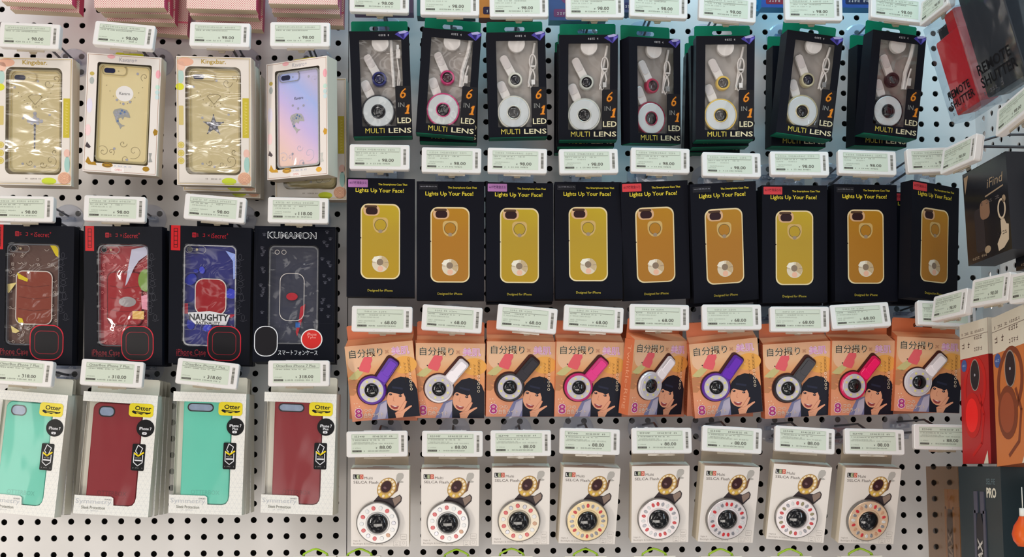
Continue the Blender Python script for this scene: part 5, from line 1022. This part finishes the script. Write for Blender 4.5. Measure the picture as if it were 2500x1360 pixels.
def keyring_box(label, x, y, z, yaw, pitch, roll):
    w, h, T = 100, 130, 40; t = thing('tracker_box', label, 'boxed key tracker', 'black key tracker boxes'); carton(w, h, T, mat('ink_black_gloss', (26, 26, 32), .18, spec=.7), mat('ink_black_side', (20, 22, 32), .35)).build('carton', t)
    a = Art(0, 0, 100, 130, w, h); gl = P('tracker_gold', 150, 128, 104); gp = P('tracker_pale', 190, 170, 146)
    a.text('iFind', 56, 24, 90, 36, gl, 1, bold=.0, shear=.2); a.line([(50, 46), (90, 42)], 2, gl, 1); a.scribble(40, 86, 54, 5, P('tracker_dim', 92, 84, 84), 1, 3); a.poly([(3, 6), (14, 5), (8, 20), (4, 30)], gl, 1)
    a.rect(36, 50, 58, 76, P('tracker_bronze', 128, 96, 76), 1, 8); a.rect(22, 58, 44, 118, P('tracker_shadow', 48, 42, 44), 0, 6); a.hoop(84, 72, 9, 14, 3, gp, 2); a.oval(90, 60, 4, 5, gl, 2)
    a.poly([(80, 86), (88, 86), (92, 94), (97, 96), (95, 116), (84, 124), (72, 126), (70, 116), (80, 104)], gp, 1); a.scribble(72, 94, 104, 5, P('tracker_shadow', 48, 42, 44), 2, 3); a.oval(48, 118, 7, 5, gl, 1); a.scribble(12, 46, 124, 4, gl, 1, 6); a.build('printed_artwork', t)
    s = Art(0, 0, 40, 130, T, h); 
    for k in range(9): s.line([(26, 44 + 4.4*k), (31, 44 + 4.4*k)], 1.6, P('side_white', 190, 190, 194), 0)
    so = s.build('side_lettering', t); so.matrix_basis = Matrix.Translation((w*.0005 + .0001, T*.0005, 0)) @ Rz(PI/2).to_4x4()
    pose(t, x, y, z, yaw, pitch, roll); return t
k0 = keyring_box('glossy black box with a bronze key tracker picture on the right side wall, front one', .878, -.315, .476, -84.7, -.6, -1.8)
c = copy_thing(k0, 'black key tracker box behind the front one, its lower edge showing'); pose(c, .93, -.345, .462, -86, 0, 0)

def speaker_box(label, w, face, side, ov, x, y, z, yaw, pitch, roll, grp='tall boxes with a cream top on the side wall'):
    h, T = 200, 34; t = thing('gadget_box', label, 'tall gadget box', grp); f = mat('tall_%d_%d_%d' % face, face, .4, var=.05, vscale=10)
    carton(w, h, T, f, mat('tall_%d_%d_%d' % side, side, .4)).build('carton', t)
    a = Art(0, 0, 100, 100*h/w, w, h); hh = 100*h/w; cr = P('cream_top', 214, 206, 188); ink = P('tall_ink', 92, 72, 66); o_ = P('shape_%d_%d_%d' % ov, *ov)
    a.rect(0, 0, 100, hh*.25, cr, 0); a.scribble(8, 92, hh*.075, 5, ink, 1, 3); a.scribble(8, 40, hh*.16, 10, ink, 1, 5); a.scribble(52, 92, hh*.12, 7, ink, 1, 6); a.scribble(52, 92, hh*.2, 7, ink, 1, 9); a.line([(0, hh*.1), (100, hh*.1)], .8, ink, 1)
    a.oval(14, hh*.3, 10, 11, P('blue_seal', 60, 90, 150), 1, n=16); a.scribble(8, 20, hh*.3, 4, P('seal_pale', 170, 190, 220), 2, 2, pitch=4)
    a.hoop(50, hh*.46, 40, 52, 9, o_, 1, rot=-12); a.oval(52, hh*.38, 17, 28, P('oval_rim', 150, 140, 130), 2); a.oval(52, hh*.38, 15, 26, P('oval_dark', 36, 34, 40), 3); a.oval(52, hh*.38, 2.5, 2.5, P('oval_dot', 170, 170, 180), 4, n=8)
    a.oval(40, hh*.66, 30, 40, o_, 2); a.oval(38, hh*.66, 22, 30, P('inner_%d_%d_%d' % ov, *(min(255, int(c*1.25)) for c in ov)), 3); a.line([(66, hh*.52), (80, hh*.66), (70, hh*.86), (40, hh*.94)], 6, o_, 1)
    a.poly([(76, hh), (90, hh*.91), (92, hh)], cr, 2); a.build('printed_artwork', t)
    s = Art(0, 0, T, h, T, h); s.text('MOMAX', 10, 150, 22, 190, P('side_white', 200, 200, 200), 0, rot=90); s.rect(0, 0, T, 50, cr, 0); so = s.build('side_print', t); so.matrix_basis = Matrix.Translation((w*.0005 + .0001, T*.0005, 0)) @ Rz(PI/2).to_4x4()
    pose(t, x, y, z, yaw, pitch, roll); return t
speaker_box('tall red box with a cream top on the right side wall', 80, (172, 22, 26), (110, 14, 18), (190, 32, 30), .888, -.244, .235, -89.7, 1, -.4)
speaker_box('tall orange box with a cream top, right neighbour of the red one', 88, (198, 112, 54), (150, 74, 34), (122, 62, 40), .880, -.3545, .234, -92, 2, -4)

def stick_pack(label, w, h, T, card, stick, x, y, z, yaw, see):
    t = thing('selfie_stick_pack', label, 'boxed selfie stick', 'selfie stick packs at the lower right')
    b = MB()
    if see: b.prism(rr(-w/2, -h/2, w/2, h/2, 1), 0, T, clear('amber_clear', (212, 190, 168), gloss=.05, wave=.1)); b.build('clear_box', t)
    else: carton(w, h, T, mat('teal_black_card', card, .35, var=.08, vscale=12), mat('teal_black_side', card, .35)).build('carton', t)
    m1 = mat('stick_%d_%d_%d' % stick, stick, .3, metal=.5); m2 = mat('stick_dark_%d_%d_%d' % stick, tuple(int(c*.4) for c in stick), .35, metal=.3)
    b = MB(); y0 = 10 if see else -1.5
    for u in (-9, 9): b.prism(rr(u - 5, h/2 - 64, u + 5, h/2 - 34, 1), y0, y0 + (8 if see else 1.5), m1)
    b.prism([(-4, h/2 - 64), (4, h/2 - 64), (11, h/2 - 84), (11, -h/2 + 4), (-11, -h/2 + 4), (-11, h/2 - 84)], y0 + .2, y0 + (9 if see else 1.5), m2); b.prism(rr(-16, -h/2 + 4, -10, h/2 - 60, 1), y0, y0 + (8 if see else 1.5), m1); b.prism(rr(10, -h/2 + 4, 16, h/2 - 60, 1), y0, y0 + (8 if see else 1.5), m1)
    st_ = b.build('selfie_stick', t)
    a = Art(-w/2, -h/2, w/2, h/2, w, h, base=y0 - .1); a.text('MOMAX', -7, -6, 7, 74, P('stick_letter', 190, 184, 176), 1, rot=90, bold=.03, shear=.2); a.build('stick_lettering', st_)
    if not see:
        a = Art(-w/2, -h/2, w/2, h/2, w, h); a.text('SELFIE', 20, -h/2 + 16, 44, -h/2 + 24, P('selfie_dim', 90, 104, 108), 1, bold=.02); a.text('PRO', 20, -h/2 + 28, 46, -h/2 + 42, P('selfie_pale', 214, 208, 190), 1, bold=.04); a.build('printed_lettering', t)
    pose(t, x, y, z, yaw, 0, 0); return t
stick_pack('see-through amber pack with a gold selfie stick, left of the dark pack', 104, 210, 34, (60, 40, 30), (226, 186, 130), .885, -.138, .026, -90, True)
stick_pack('dark teal pack with a black selfie stick lettered PRO at the lower right', 118, 210, 36, (30, 44, 50), (92, 92, 110), .880, -.262, .026, -90, False)
stick_pack('dark teal pack at the lower right corner, beyond the lettered one', 110, 200, 36, (44, 54, 54), (80, 80, 90), .930, -.40, .018, -90, False)
t = thing('orange_bottle_charm', 'small orange and red hanging bottle with a white neck at the lower right edge', 'hanging ornament')
b = MB(); b.lathe(0, 0, [(0.1, -14), (7, -13), (12, -6), (13.5, 2), (11, 12), (6, 20), (4.5, 24)], ramp_mat('orange_red_glaze', [(0, (150, 20, 60)), (.4, (206, 60, 30)), (1, (232, 130, 40))], 'z', .06, .3), n=24); body = b.build('body', t, smooth=True); body.rotation_euler = (PI/2, 0, 0)
b = MB(); b.tube([(0, 0, 22), (0, 0, 34)], 4, WP, 14); b.tube([(0, 0, 34), (0, 0, 60)], .6, WP); b.build('neck', t, smooth=True)
pose(t, .866, -.398, .046, 0, 0, 0)
